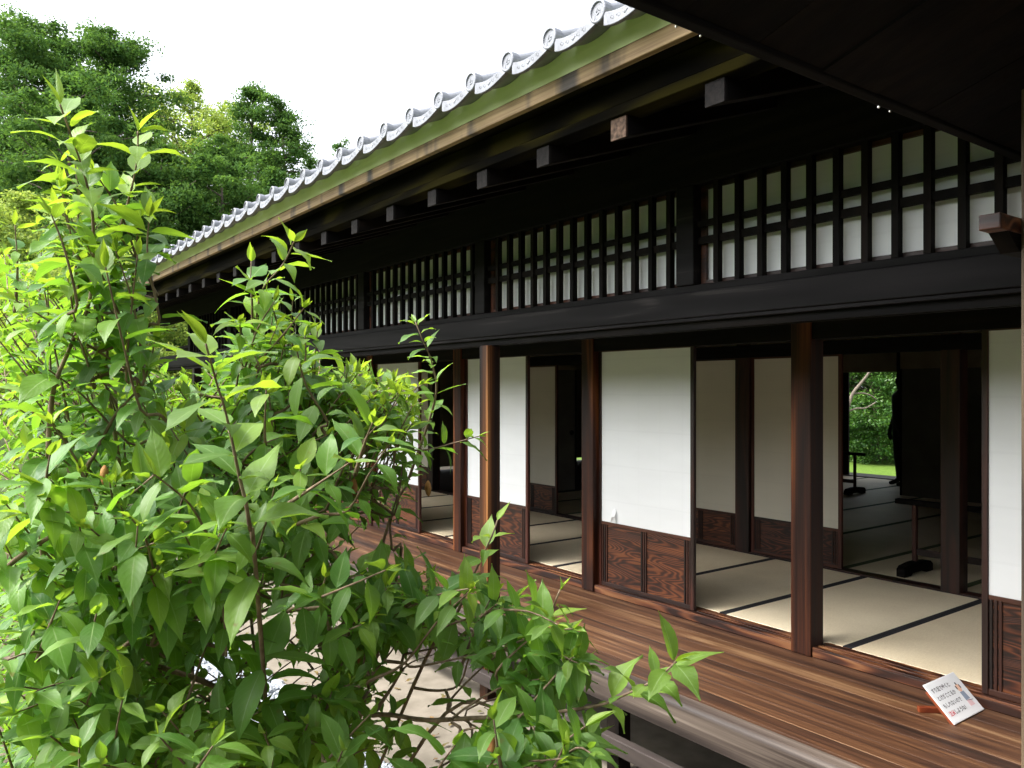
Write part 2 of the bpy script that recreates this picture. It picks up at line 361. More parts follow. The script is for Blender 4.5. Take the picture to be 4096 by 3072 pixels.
for y in (1.35, 3.15, 6.6, 10.2): b.box(3.02, 3.075, y, y + .1, .02, FZ - .166)
for o_y in (1.35, 3.15, 6.6, 10.2): B().box(3.06, 3.15, o_y, o_y + .09, .012, FZ - .031).build('short_underfloor_post', M['dark_z'], house)
B().box(4.0, 4.05, Y0, Y1, .012, FZ - .035).build('underfloor_boarding', M['dark_y'], house)
B().box(4.06, 13.9, Y0, Y1, FZ - .12, FZ - .06).build('subfloor', M['dark_y'], house)
# outer posts and beam with transom
def bevelled(bb, nm, mt, par, bv=.005): return bb.build(nm, mt, par, bevel=bv)
for y in (.83, 4.45, 7.95, 11.6):
    bevelled(B().box(XO, XO + .105, y, y + .1, .012, z(.303)), 'veranda_post', M['vpost'], house)
bevelled(B().box(XO - .01, XO + .12, Y0, Y1, z(.36), z(.487)), 'lintel_beam', M['beam'], house)
bevelled(B().box(XO, XO + .11, Y0, Y1, z(.342), z(.3595)), 'beam_under_strip', M['beam'], house, .002)
b = B(); b.box(XO + .03, XO + .06, Y0, Y1, z(.303), z(.3415)); b.box(XO + .085, XO + .115, Y0, Y1, z(.303), z(.3415)); b.box(XO + .0605, XO + .0845, Y0, Y1, z(.325), z(.3415))
b.build('shutter_track', M['dark_y'], house)
bevelled(B().box(XO + .01, XO + .10, Y0, Y1, z(.4875), z(.524)), 'transom_sill', M['beam'], house)
tp = [y + .01 for y in postY] 
for y in tp:
    bevelled(B().box(XO - .002, XO + .1, y, y + .115, z(.5245), z(1.02)), 'transom_post', M['beam'], house)
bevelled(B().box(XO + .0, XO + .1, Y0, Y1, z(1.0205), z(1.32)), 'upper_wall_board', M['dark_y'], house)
# transom lattice panels, one per bay
def transom(y0, y1):
    L = y1 - y0; t = B()
    for k in range(13):
        y = L - .1195 - .127 * k; t.box(-.004, .030, y - .0145, y + .0145, .001, .495)
    for za, zb in ((.292 - .005, .322 - .005), (.200, .236)): t.box(.006, .03, 0, L, za, zb)
    o = t.build('transom_lattice', M['dark_z'], house, loc=(XO + .02 - house.location.x, y0 - house.location.y, z(.5245)))
    f = B(); f.box(.032, .05, 0, .03, 0, .495); f.box(.032, .05, L - .03, L, 0, .495); f.box(.032, .05, .03, L - .03, 0, .022); f.box(.032, .05, .03, L - .03, .475, .495)
    fr = f.build('transom_frame', M['rail'], o, loc=(0, 0, 0))
    pp = B(); pp.box(.058, .060, .002, L - .002, .002, .494); pp.build('transom_paper', M['paper'], o, loc=(0, 0, 0))
    return o
for a in tp[:-1]: transom(a + .118, a + 1.827)
# soffit above the corridor, rafters
def slab(x0, z0, x1, z1, th, ya, yb, name, mat, bb=None):
    q = bb or B(); q.prism([(x0, z0), (x1, z1), (x1, z1 + th), (x0, z0 + th)], ya, yb, r=rnd.random())
    return q
SL = .40
YE = 1.0   # near end of the eaves
# fascia, plaster, beams of the eaves
bevelled(B().box(2.03, 2.062, YE - 3, Y1 + .6, z(1.167), z(1.230)), 'eave_fascia_board', M['fascia'], house, .004)
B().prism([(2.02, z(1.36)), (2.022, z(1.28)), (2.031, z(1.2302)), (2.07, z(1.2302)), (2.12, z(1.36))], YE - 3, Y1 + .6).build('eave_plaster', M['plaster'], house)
b = B()
xa = 2.064
for k in range(3):
    xb = xa + .055; b.prism([(xa, z(1.172 + .012 * k)), (xb - .002, z(1.180 + .012 * k)), (xb - .002, z(1.20 + .012 * k)), (xa, z(1.192 + .012 * k))], YE - 3, Y1 + .6, r=rnd.random()); xa = xb
b.build('eave_soffit_boards', M['mossy'], house)
bevelled(B().box(2.15, 2.26, YE - 3, Y1 + .5, z(1.085), z(1.185)), 'eave_purlin', M['mossy'], house, .006)
bevelled(B().box(2.142, 2.24, YE - 3, Y1 + .5, z(1.045), z(1.0845)), 'eave_purlin_strip', M['mossy'], house, .004)
b = B(); xx = 2.262
while xx < 3.2:
    x2 = xx + .14; b.prism([(xx, z(1.086 + (xx - 2.26) * .33)), (x2 - .003, z(1.086 + (x2 - 2.26) * .33)), (x2 - .003, z(1.11 + (x2 - 2.26) * .33)), (xx, z(1.11 + (xx - 2.26) * .33))], YE - 3, Y1 + .5, r=rnd.random()); xx = x2
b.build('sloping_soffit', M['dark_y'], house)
k = 0; y = 2.224 - .462 * 4
while y < Y1:
    o = bevelled(B().prism([(2.165, z(.962)), (XO + .1, z(.962 + 1.035 * .33)), (XO + .1, z(1.0445 + 1.035 * .33)), (2.165, z(1.0445))], y - .042, y + .042, r=rnd.random()), 'rafter', M['arm'], house, .005)
    B().box(2.157, 2.1645, y - .0405, y + .0405, z(.962), z(1.043)).build('rafter_end', M['endgrain_pale'] if abs(y - 2.224) < .2 else M['endgrain'], o)
    y += .4615; k += 1
# roof surface above
def wave_profile():
    pts = []
    for i in range(11):
        t = i / 10.; yy = -.042 - t * (.2655 - .075)
        pts.append((yy, 0))
    return pts
P = .2655
def zt(t):   # lower surface of the hanging band, t = 0 at one disc, 1 at the next
    return 1.272 - .030 * math.sin(math.pi * min(1, t ** .8)) + .012 * t
def zt2(t): return 1.318 - .028 * math.sin(math.pi * t ** .85) - .004 * t + .002
def eave_tile():
    """one eave tile: round end cap with relief, curved hanging band, barrel and pan running up the slope"""
    t = B(); n = 20; c = (0, 1.319); r = .0415
    def ring(rad, x): return [(x, math.cos(2 * math.pi * i / n) * rad, c[1] + math.sin(2 * math.pi * i / n) * rad) for i in range(n)]
    rings = [ring(r, .035), ring(r, .004), ring(r - .003, 0), ring(r - .009, 0), ring(r - .0105, .006)]
    k0 = len(t.v)
    for q in rings: t.v += q
    for i in range(len(rings) - 1):
        for j in range(n):
            t.f.append((k0 + i * n + j, k0 + i * n + (j + 1) % n, k0 + (i + 1) * n + (j + 1) % n, k0 + (i + 1) * n + j)); t.r.append(0); t.mi.append(0)
    t.f.append(tuple(k0 + 4 * n + j for j in range(n))); t.r.append(0); t.mi.append(0)
    # barrel going up the slope
    L_ = .62; sl = SL
    k0 = len(t.v)
    for xx in (.034, L_):
        for i in range(13):
            a = math.pi * i / 12; rr_ = r - .004
            t.v.append((xx, math.cos(a) * rr_, c[1] - .004 + math.sin(a) * rr_ + (xx - .034) * sl))
    for i in range(12): t.f.append((k0 + i, k0 + i + 1, k0 + 13 + i + 1, k0 + 13 + i)); t.r.append(0); t.mi.append(0)
    # band + pan
    m = 12; k0 = len(t.v)
    ys = [-.030 - (P - .045) * i / m for i in range(m + 1)]
    for (x, up) in ((.0, 0), (.0, 1), (.018, 1), (.018, 0)):
        for i, yy in enumerate(ys):
            tt = (-yy) / P; t.v.append((x + .004, yy, (zt2(tt) if up else zt(tt))))
    for q in range(4):
        q2 = (q + 1) % 4
        for i in range(m): t.f.append((k0 + q * (m + 1) + i, k0 + q * (m + 1) + i + 1, k0 + q2 * (m + 1) + i + 1, k0 + q2 * (m + 1) + i)); t.r.append(0); t.mi.append(0)
    for e in (0, m): t.f.append(tuple(k0 + q * (m + 1) + e for q in range(4))); t.r.append(0); t.mi.append(0)
    k0 = len(t.v)
    for (x, dz) in ((.022, -.006), (L_, -.006), (L_, .012), (.022, .012)):
        for i, yy in enumerate(ys):
            tt = (-yy) / P; t.v.append((x, yy - .002, (zt(tt) + .018 + dz + (x - .02) * sl)))
    for q in range(4):
        q2 = (q + 1) % 4
        for i in range(m): t.f.append((k0 + q * (m + 1) + i, k0 + q * (m + 1) + i + 1, k0 + q2 * (m + 1) + i + 1, k0 + q2 * (m + 1) + i)); t.r.append(0); t.mi.append(0)
    # raised rim of the band's panel
    for i in range(m):
        pass
    return t, ys
roof = None
b = B()
# main roof slab (seen from elsewhere), corrugated by tile rows
ny = int((Y1 + .6 - (YE - 3)) / P) * 8; rows = []
for i in range(ny + 1):
    yy = (YE - 3) + i * P / 8; ph = ((yy - 2.064) / P) % 1.0
    h = .045 * math.exp(-((min(ph, 1 - ph)) / .13) ** 2); rows.append((yy, h))
for (yy, h), (y2, h2) in zip(rows, rows[1:]):
    for xa, xb in ((2.5, 8.6), ):
        b.quad((xa, yy, z(1.30 + (xa - 1.9) * SL + h)), (xb, yy, z(1.30 + (xb - 1.9) * SL + h)), (xb, y2, z(1.30 + (xb - 1.9) * SL + h2)), (xa, y2, z(1.30 + (xa - 1.9) * SL + h2)))
        b.quad((8.6, yy, z(1.30 + 6.7 * SL + h)), (15.3, yy, z(1.30 + h)), (15.3, y2, z(1.30 + h2)), (8.6, y2, z(1.30 + 6.7 * SL + h2)))
roof = b.build('roof', M['tile'], house)
B().prism([(2.07, z(1.25)), (8.6, z(1.25 + 6.5 * SL)), (15.2, z(1.25)), (15.2, z(1.2)), (8.6, z(1.2 + 6.5 * SL)), (2.12, z(1.2))], YE - 3, Y1 + .6).build('roof_boarding', M['dark_x'], roof)
tb, ysb = eave_tile()
ty0 = 2.064 - P * 3; tiles = []
first = tb.build('eave_tile', M['tile'], roof, smooth=False, loc=(1.9 - house.location.x, ty0 - house.location.y, CZ))
for p_ in first.data.polygons: p_.use_smooth = False
bv = first.modifiers.new('bevel', 'BEVEL'); bv.width = .0022; bv.segments = 2; bv.limit_method = 'ANGLE'; bv.angle_limit = R(40)
# relief: comma whorl with a ring of beads, and scrollwork on the band
rb = B()
def bead(y, zz, r, x=.004):
    n = 8; k = len(rb.v); rb.v.append((x - r * .8, y, zz))
    for q in (.5, 1.0):
        for j in range(n): a = 2 * math.pi * j / n; rb.v.append((x - r * .8 * math.cos(q * math.pi / 2) , y + math.cos(a) * r * math.sin(q * math.pi / 2), zz + math.sin(a) * r * math.sin(q * math.pi / 2)))
    for j in range(n): rb.f.append((k, k + 1 + j, k + 1 + (j + 1) % n)); rb.r.append(0); rb.mi.append(0)
    for j in range(n): rb.f.append((k + 1 + j, k + 9 + j, k + 9 + (j + 1) % n, k + 1 + (j + 1) % n)); rb.r.append(0); rb.mi.append(0)
for k in range(8):
    a = 2 * math.pi * k / 8 + .3; bead(math.cos(a) * .0245, 1.319 + math.sin(a) * .0245, .0034, .0065)
for k in range(3):
    a0 = 2 * math.pi * k / 3
    bead(math.cos(a0) * .006, 1.319 + math.sin(a0) * .006, .0042, .0065)
    rb.tube([(.0055, math.cos(a0 + s_ * 1.9) * (.006 + .009 * s_), 1.319 + math.sin(a0 + s_ * 1.9) * (.006 + .009 * s_)) for s_ in (0, .25, .5, .75, 1)], [.004, .0036, .003, .002, .001], n=5)
for sgn in (-1, 1):
    for k in range(2):
        cy = -.135 + sgn * (.030 + .030 * k); tt = -cy / P; cz_ = (zt(tt) + zt2(tt)) / 2
        rb.tube([(.0035, cy + .0105 * (1 - s_ * .75) * math.cos(sgn * s_ * 7), cz_ + .0105 * (1 - s_ * .75) * math.sin(s_ * 7)) for s_ in [i / 9 for i in range(10)]], [.0022] * 10, n=4)
for k in range(5):
    a = R(50 + 20 * k); tt = .135 / P; cz_ = (zt(tt) + zt2(tt)) / 2 - .008
    rb.tube([(.0035, -.135, cz_), (.002, -.135 + math.cos(a) * .016, cz_ + math.sin(a) * .019)], [.0012, .0028], n=5)
# frame line of the panel
def fr(y, up, d): tt = -y / P; return (.0042, y, (zt2(tt) - d) if up else (zt(tt) + d))
yl = [-.052 - (P - .095) * i / 10 for i in range(11)]
rb.tube([fr(y_, 1, .008) for y_ in yl], [.0022] * 11, n=4); rb.tube([fr(y_, 0, .008) for y_ in yl], [.0022] * 11, n=4)
rb.tube([fr(yl[0], 1, .008), fr(yl[0], 0, .008)], [.0022] * 2, n=4); rb.tube([fr(yl[-1], 1, .008), fr(yl[-1], 0, .008)], [.0022] * 2, n=4)
M['relief'] = plain('relief_of_tile', (.13, .135, .145), (.21, .22, .235), scale=14, rough=.5)
rel0 = rb.build('tile_relief', M['tile'], roof, loc=(first.location.x + .0014, first.location.y, first.location.z)); rel0.data.polygons.foreach_set('use_smooth', [True] * len(rel0.data.polygons))
k = 1; ty = ty0 + P
while ty < Y1 + .5:
    c = first.copy(); col.objects.link(c); c.location = (first.location.x, ty - house.location.y, CZ)
    if ty < 8:
        c2 = rel0.copy(); col.objects.link(c2); c2.location = (c.location[0] + .0014, c.location[1], c.location[2])
    ty += P

# wall posts on the door line
for y in postY:
    bevelled(B().box(4.085, 4.215, y, y + .13, FZ + .0005, z(.41)), 'wall_post', M['post'], house, .006)
for y, y2 in zip(postY, postY[1:]):      # door sill with grooves and head rail, bay by bay
    s_ = B(); s_.box(4.10, 4.25, y + .1305, y2 - .0005, FZ + .001, FZ + .044)
    for xa, xb in ((4.10, 4.135), (4.152, 4.178), (4.195, 4.25)): s_.box(xa, xb, y + .1305, y2 - .0005, FZ + .0441, FZ + .055)
    s_.build('door_sill', M['sill'], house, bevel=.002)
B().box(4.10, 4.24, Y0, Y1, z(.29), z(.42)).build('head_rail', M['dark_y'], house)
B().box(4.13, 4.2, Y0, Y1, z(.4205), z(1.7)).build('wall_above_doors', M['dark_y'], house)
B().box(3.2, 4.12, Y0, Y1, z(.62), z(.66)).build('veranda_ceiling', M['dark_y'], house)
# paper doors
def shoji(par, x, y0, y1, zb, zp, ztop, name='paper_door', batt=True, pm='paper'):
    W = y1 - y0; H = ztop - zb; hp = zp - zb
    root = empty(name, (x - par.location.x, y0 - par.location.y, zb)); root.parent = par
    for ya in (0, W - .030): B().box(0, .028, ya, ya + .030, 0, H).build('door_stile', M['stile'], root, loc=(0, 0, 0), bevel=.003)
    for za, zb_ in ((0, .030), (hp - .022, hp), (H - .03, H)): B().box(.002, .026, .0305, W - .0305, za, zb_).build('door_rail', M['rail'], root, loc=(0, 0, 0), bevel=.002)
    B().box(.012, .018, .031, W - .031, .0302, hp - .0222, r=rnd.random()).build('base_panel', M['panel'], root, loc=(0, 0, 0))
    if batt:
        for c_ in (.062, W / 2, W - .062):
            for dd in (-.021, 0, .021): B().box(.004, .0118, c_ + dd - .0065, c_ + dd + .0065, .0305, hp - .0225).build('batten', M['batten'], root, loc=(0, 0, 0), bevel=.0015)
    B().box(.008, .0105, .0302, W - .0302, hp + .0002, H - .0302).build('paper', M[pm], root, loc=(0, 0, 0))
    kk = B()
    for i in range(1, 4): yy = .03 + (W - .06) * i / 4; kk.box(.0115, .024, yy - .004, yy + .004, hp, H - .03)
    for i in range(1, 6): zz = hp + (H - hp) * i / 6; kk.box(.0115, .022, .03, W - .03, zz - .004, zz + .004)
    kk.build('muntin', M['stile'], root, loc=(0, 0, 0))
    return root
zb = FZ + .0555; zp = z(-.985); ztp = z(.315)
doors = [(.87, 1.76), (3.55, 4.475), (5.35, 6.305), (7.165, 8.135), (8.275, 9.15), (9.975 + .9, 11.79), (11.93, 12.8)]
dro = [shoji(house, 4.137 if i != 9 else 4.18, a, c, zb, zp, ztp) for i, (a, c) in enumerate(doors)]
# torn flap of paper on the second door
tf = B(); x_ = -.001
tf.v += [(.007, .805, .474), (.007, .735, .474), (-.016, .735, .535), (.007, .738, .575), (-.020, .765, .525), (.0065, .775, .575), (.0065, .752, .590)]
for q in ((0, 4, 5), (0, 2, 4), (0, 1, 2), (2, 3, 6), (2, 6, 4), (4, 6, 5)): tf.f.append(q); tf.r.append(0); tf.mi.append(0)
fo = tf.build('torn_flap', M['paper'], dro[1], loc=(0, 0, 0))

# tatami corridor room
jt = [.78, 1.66, 2.525, 3.40, 4.24, 5.13, 5.98, 6.83, 7.78, 8.65, 9.52, 10.4, 11.27, 12.15, 13.02]
def mat_(par, x0, x1, y0, y1, long_x=True, bm='border', bw=.028):
    mt = B().box(x0 + .001, x1 - .001, y0 + .001, y1 - .001, TZ - .05, TZ).build('tatami_mat', M['tatami'], par, bevel=.003)
    e = B()
    if long_x: e.box(x0, x1, y0 + .0012, y0 + bw, TZ - .02, TZ + .0016); e.box(x0, x1, y1 - bw, y1 - .0012, TZ - .02, TZ + .0016)
    else: e.box(x0 + .0012, x0 + bw, y0, y1, TZ - .02, TZ + .0016); e.box(x1 - bw, x1 - .0012, y0, y1, TZ - .02, TZ + .0016)
    e.build('cloth_border', M[bm], mt)
    return mt
for a, c in zip(jt, jt[1:]): mat_(house, 4.252, 5.975, a, c)
# inner partition
IP = [.85, 2.69, 4.50, 6.33, 8.16, 9.98, 11.8]
for y in IP: bevelled(B().box(XI, XI + .13, y, y + .135, TZ - .05, z(.9)), 'inner_post', M['batten'], house, .006)
for y, y2 in zip(IP, IP[1:]):
    bevelled(B().box(XI, XI + .12, y + .1355, y2 - .0005, TZ - .05, TZ + .012), 'inner_sill', M['batten'], house, .002)
B().box(XI - .002, XI + .12, Y0, Y1, z(.29), z(.40)).build('inner_head_rail', M['dark_y'], house)
B().box(XI + .03, XI + .09, Y0, Y1, z(.4005), z(.9)).build('inner_upper_wall', M['wallplaster'], house)
izb = TZ + .0125; izp = z(-1.13); izt = z(.305)
for a, c in ((3.62, 4.495), (4.64, 5.52), (7.22, 8.155), (8.30, 9.2), (10.12, 11.0), (.99, 1.83)):
    shoji(house, XI + .03, a, c, izb, izp, izt, pm='paper_in')
# room ceilings, far rooms
B().box(4.2, 12.9, Y0, Y1, z(.9), z(.93)).build('room_ceiling', M['ceiling'], house)
# inner room mats
yy = 8.8
xm = [6.12, 7.85, 9.6, 11.35, 12.75]
for i, (a, c) in enumerate(zip(xm, xm[1:])):
    y_ = 1.9
    while y_ < 8.7:
        y2 = min(y_ + .885, 8.8); mat_(house, a, c, y_, y2, True, 'green_border', .03); y_ = y2
# side wall at the far side of the inner rooms, with dark sliding panels
M['fusuma'] = plain('dark_sliding_panel_paper', (.12, .11, .095), (.17, .155, .135), scale=3, rough=.8)
def fusuma(par, x0, x1, y0, y1, nm='sliding_panel'):
    o = B().box(x0, x1, y0, y1, TZ + .012, z(.29)).build(nm, M['fusuma'], par)
    fr_ = B()
    if x1 - x0 > y1 - y0:
        fr_.box(x0 - .0, x0 + .025, y0 - .006, y0 - .0005, TZ + .012, z(.29)); fr_.box(x1 - .025, x1, y0 - .006, y0 - .0005, TZ + .012, z(.29))
    else:
        fr_.box(x0 - .006, x0 - .0005, y0, y0 + .025, TZ + .012, z(.29)); fr_.box(x0 - .006, x0 - .0005, y1 - .025, y1, TZ + .012, z(.29))
    fr_.build('panel_edge', M['dark_z'], o)
    pc = Vector(((x0 + x1) / 2 + (.3 if x1 - x0 > y1 - y0 else 0), (y0 + y1) / 2, z(-.62)))
    q = B()
    if x1 - x0 > y1 - y0: q.tube([(x1 - .09, y0 - .008, z(-.62)), (x1 - .09, y0 - .0005, z(-.62))], [.035, .035], n=20)
    q.f and q.build('round_pull', M['dark_z'], o)
    return o
fusuma(house, 6.14, 6.95, 8.82, 8.85); fusuma(house, 6.90, 7.75, 8.855, 8.885); 
B().box(8.65, 12.8, 8.82, 8.9, TZ - .05, z(.9)).build('side_wall', M['wallplaster'], house)
B().box(6.14, 8.645, 8.82, 8.9, z(.295), z(.9)).build('side_wall_upper', M['wallplaster'], house)
fusuma(house, 10.9, 10.93, 4.85, 5.69); fusuma(house, 10.94, 10.97, 4.0, 4.87)
B().box(10.9, 10.97, 1.8, 3.995, TZ - .05, z(.9)).build('partition_wall', M['wallplaster'], house)
B().box(10.9, 10.97, 3.996, 5.69, z(.2905), z(.9)).build('partition_upper_wall', M['wallplaster'], house)
B().box(6.14, 12.8, 1.75, 1.82, TZ - .05, z(.9)).build('near_side_wall', M['wallplaster'], house)
# garden-side wall with one open doorway
gx = 12.8
bevelled(B().box(gx, gx + .12, 6.60, 6.74, TZ - .05, z(.9)), 'garden_side_post', M['dark_z'], house)
bevelled(B().box(gx, gx + .12, 8.4, 8.53, TZ - .05, z(.9)), 'garden_side_post', M['dark_z'], house)
B().box(gx, gx + .06, 1.8, 6.595, TZ - .05, z(.9)).build('garden_side_wall', M['wallplaster'], house)
B().box(gx, gx + .06, 8.535, Y1, TZ - .05, z(.9)).build('garden_side_wall', M['wallplaster'], house)
B().box(gx, gx + .1, 6.745, 8.395, z(.30), z(.9)).build('garden_side_wall_upper', M['wallplaster'], house)
fo = B().box(gx + .04, gx + .07, 7.60, 8.395, TZ + .0, z(.299)).build('shutter_panel', M['dark_z'], house)
B().box(gx - .04, gx + .0, 6.745, 8.395, TZ - .05, TZ + .014).build('garden_side_sill', M['nosing'], house)
B().box(gx + .125, 13.9, 1.8, Y1, TZ - .1, TZ - .06).build('garden_side_veranda', M['nosing'], house)
# end wall of the house, open across the corridor room
B().box(6.1, 12.8, Y1 - .08, Y1, TZ - .05, z(.9)).build('end_wall', M['wallplaster'], house)
for x in (4.2, 5.0): bevelled(B().box(x + .55, x + .62, Y1 - .1, Y1 - .02, TZ - .05, z(.9)), 'end_post', M['dark_z'], house)

# ------------------------------------------------------------------ near wing canopy above the camera, with its post
wing = empty('near_wing', (2.61, .91, 0)); tag(wing, 'dark plank canopy and corner post of the wing at the upper right edge', 'canopy')
b = B(); x = -1.8
while x < 3.08:
    x2 = min(x + .26, 3.085); e_ = rnd.uniform(0, .006); b.prism([(1.16, z(.806 + e_)), (-2.6, z(.806 + e_ + 3.76 * .3)), (-2.6, z(.835 + 3.76 * .3)), (1.16, z(.835))], x + .002, x2 - .002, axis=0, r=rnd.random()); x = x2
b.build('canopy_boards', M['dark_y'], wing)
bevelled(B().box(-1.8, 3.085, 1.162, 1.20, z(.800), z(.88)), 'canopy_edge_board', M['dark_x'], wing, .005)
M['drop'] = plain('clear_water_bead', (.8, .8, .8), (.9, .9, .9), rough=.1, spec=1)
for x, s_ in ((1.34, .003), (1.42, .0025), (2.18, .004), (2.24, .003)):
    q = bmesh.new(); bmesh.ops.create_uvsphere(q, u_segments=10, v_segments=6, radius=s_); me = bpy.data.meshes.new('water_drop'); q.to_mesh(me); q.free(); me.materials.append(M['drop'])
    o = bpy.data.objects.new('water_drop', me); col.objects.link(o); o.parent = wing; o.location = Vector((x, 1.199, z(.799))) - wing.location
M['npost'] = wood('grey_brown_corner_post_wood', 2, [(.2, (.03, .02, .014)), (.6, (.12, .085, .05)), (.9, (.3, .22, .13))], rough=.7, across=30, along=.5, flame=.3)
bevelled(B().box(2.552, 2.68, .86, .98, .0, z(.95)), 'corner_post', M['npost'], wing, .006)
bevelled(B().box(2.425, 3.0, .981, 1.04, z(.452), z(.497)), 'bracket_arm', M['sill'], wing, .004)
b = B(); b.prism([(2.48, z(.4515)), (2.56, z(.40)), (3.0, z(.40)), (3.0, z(.4515))], .985, 1.036); b.build('bracket_block', M['dark_x'], wing)
B().box(-2.5, 3.3, -3, .98, FZ - .06, FZ - .02).build('near_deck', M['deck'], wing)
B().box(-2.5, 5.0, -3.2, -3.1, 0, z(1.4)).build('rear_wall', M['wallplaster'], wing)

# ------------------------------------------------------------------ sign on its easel
sg = empty('notice_board', (4.02, 1.90, FZ)); tag(sg, 'small white notice with Japanese writing propped on a red wooden easel', 'sign')
tl = Vector((4.025, 2.0, FZ + .0))
# board lies leaning back: four corners solved on the deck
def sray(px, py, Z):
    s, c = math.sin(YAW), math.cos(YAW); a = (px - 2048) / F; b_ = -(py - 1560) / F; t = (Z - CZ) / b_; return Vector(((s + a * c) * t, (c - a * s) * t, Z))
A1 = sray(3822, 2897, FZ + .006); A2 = sray(3945, 2833, FZ + .006)     # bottom edge (left, right)
H_ = .143
C1 = sray(3690, 2742, FZ + H_); C2 = sray(3807, 2690, FZ + H_)        # top edge (left, right)
ex = (A2 - A1 + C2 - C1); ux = ex.normalized(); uy = ((C1 - A1) + (C2 - A2)); uy = (uy - ux * uy.dot(ux)).normalized(); un = ux.cross(uy).normalized()
Wd = ex.length / 2; Hd = ((C1 - A1).length + (C2 - A2).length) / 2; O0 = (A1 + A2 + C1 + C2) / 4
if un.z < 0: un = -un
Ms = Matrix((ux, uy, un)).transposed().to_4x4(); Ms.translation = O0 - Vector((4.02, 1.90, FZ))
def local_part(bb, nm, mt, bevel=0):
    o = bb.build(nm, mt, None, loc=(0, 0, 0), bevel=bevel); o.parent = sg; o.matrix_local = Ms.copy(); return o
M['board'] = plain('glossy_white_card', (.78, .79, .82), (.84, .85, .87), scale=2, rough=.3, bump=0, spec=.5)
M['easel'] = wood('red_brown_easel_wood', 1, [(.2, (.12, .022, .008)), (.8, (.26, .06, .018))], rough=.45, across=40)
M['ink'] = plain('grey_ink', (.05, .05, .055), (.07, .07, .075), rough=.6, bump=0)
M['redink'] = plain('red_ink', (.55, .10, .12), (.6, .13, .15), rough=.6, bump=0)
local_part(B().box(-Wd / 2, Wd / 2, -Hd / 2, Hd / 2, -.006, 0), 'notice_card', M['board'], .003)
fb = B(); fb.box(-Wd / 2 + .003, -Wd / 2 + .021, -Hd / 2 - .004, Hd / 2 - .03, -.021, -.0065); fb.box(Wd / 2 - .021, Wd / 2 - .003, -Hd / 2 - .004, Hd / 2 - .03, -.021, -.0065); fb.box(-Wd / 2 + .022, Wd / 2 - .022, -Hd / 2, -Hd / 2 + .018, -.021, -.0065)
local_part(fb, 'easel_frame', M['easel'], .002)
leg = B(); l0 = sray(3672, 2836, FZ + .014) - sg.location; l1 = l0 + (Vector((O0.x, O0.y, 0)) - Vector((*(sray(3672, 2836, FZ + .014)).xy, 0))).normalized() * .14
d_ = (l1 - l0).normalized(); pn = Vector((-d_.y, d_.x, 0))
for (a, c) in ((l0, l1),):
    q = [a - pn * .013, a + pn * .013, c + pn * .013, c - pn * .013]; k = len(leg.v)
    leg.v += [tuple(v + Vector((0, 0, -.013))) for v in q] + [tuple(v + Vector((0, 0, .012))) for v in q]
    for f_ in ((0, 3, 2, 1), (4, 5, 6, 7), (0, 1, 5, 4), (1, 2, 6, 5), (2, 3, 7, 6), (3, 0, 4, 7)): leg.f.append(tuple(k + i for i in f_)); leg.r.append(.4); leg.mi.append(0)
o = leg.build('easel_foot', M['easel'], None, loc=(0, 0, 0), bevel=.002); o.parent = sg
def text(s, x, y, size, mat, nm='lettering', bold=0):
    cu = bpy.data.curves.new(nm, 'FONT'); cu.body = s; cu.size = size; cu.extrude = .00005; cu.offset = bold; cu.materials.append(mat)
    o = bpy.data.objects.new(nm, cu); col.objects.link(o)
    bpy.context.view_layer.update()
    me = bpy.data.meshes.new_from_object(o.evaluated_get(bpy.context.evaluated_depsgraph_get())); bpy.data.objects.remove(o)
    o = bpy.data.objects.new(nm, me); col.objects.link(o); o.parent = sg; o.matrix_local = Ms @ Matrix.Translation((x, y, .0008)); return o
sz = Wd * .082
x0 = -Wd * .43
for i, s_ in enumerate(('すり足で歩くと', 'とげがささるか', 'もしれないので')): text(s_, x0, Hd * (.25 - .19 * i), sz, M['ink'], bold=.0004)
text('注意', x0, Hd * (.25 - .19 * 3), sz, M['redink'], bold=.0006); text('しようね！', x0 + sz * 2.0, Hd * (.25 - .19 * 3), sz, M['ink'], bold=.0004)
def flat(poly, nm, mt, h=.0006):
    q = B(); q.prism(poly, .0003, h, axis=2); return local_part(q, nm, mt)
def ell(cx, cy, rx, ry, n=16): return [(cx + rx * math.cos(2 * math.pi * i / n), cy + ry * math.sin(2 * math.pi * i / n)) for i in range(n)]
M['skinp'] = plain('printed_skin_tone', (.75, .48, .36), (.78, .5, .38), bump=0); M['bluep'] = plain('printed_grey_blue', (.25, .30, .38), (.28, .33, .42), bump=0); M['pinkp'] = plain('printed_pink', (.72, .5, .52), (.75, .53, .55), bump=0)
fx = Wd * .30; K = 1.45
def sc_(pl): return [(fx + x_ * K, y_ * K) for x_, y_ in pl]
flat(sc_([(-.013, .006), (.011, .006), (.015, -.022), (-.014, -.022)]), 'drawing', M['bluep'])
flat(sc_([(-.012, -.0235), (.013, -.0235), (.017, -.043), (-.014, -.043)]), 'drawing', M['pinkp'])
flat(sc_(ell(-.001, .019, .0125, .0135)), 'drawing', M['skinp'], .0009)
flat(sc_(ell(-.001, .034, .0035, .005)), 'drawing', M['ink'], .0010); flat(sc_(ell(-.0125, .022, .003, .007)), 'drawing', M['ink'], .0012); flat(sc_(ell(.0105, .022, .003, .007)), 'drawing', M['ink'], .0012)
flat(sc_([(-.013, -.0222), (.024, -.027), (.024, -.0285), (-.013, -.0235)]), 'drawing', M['ink'], .0011)

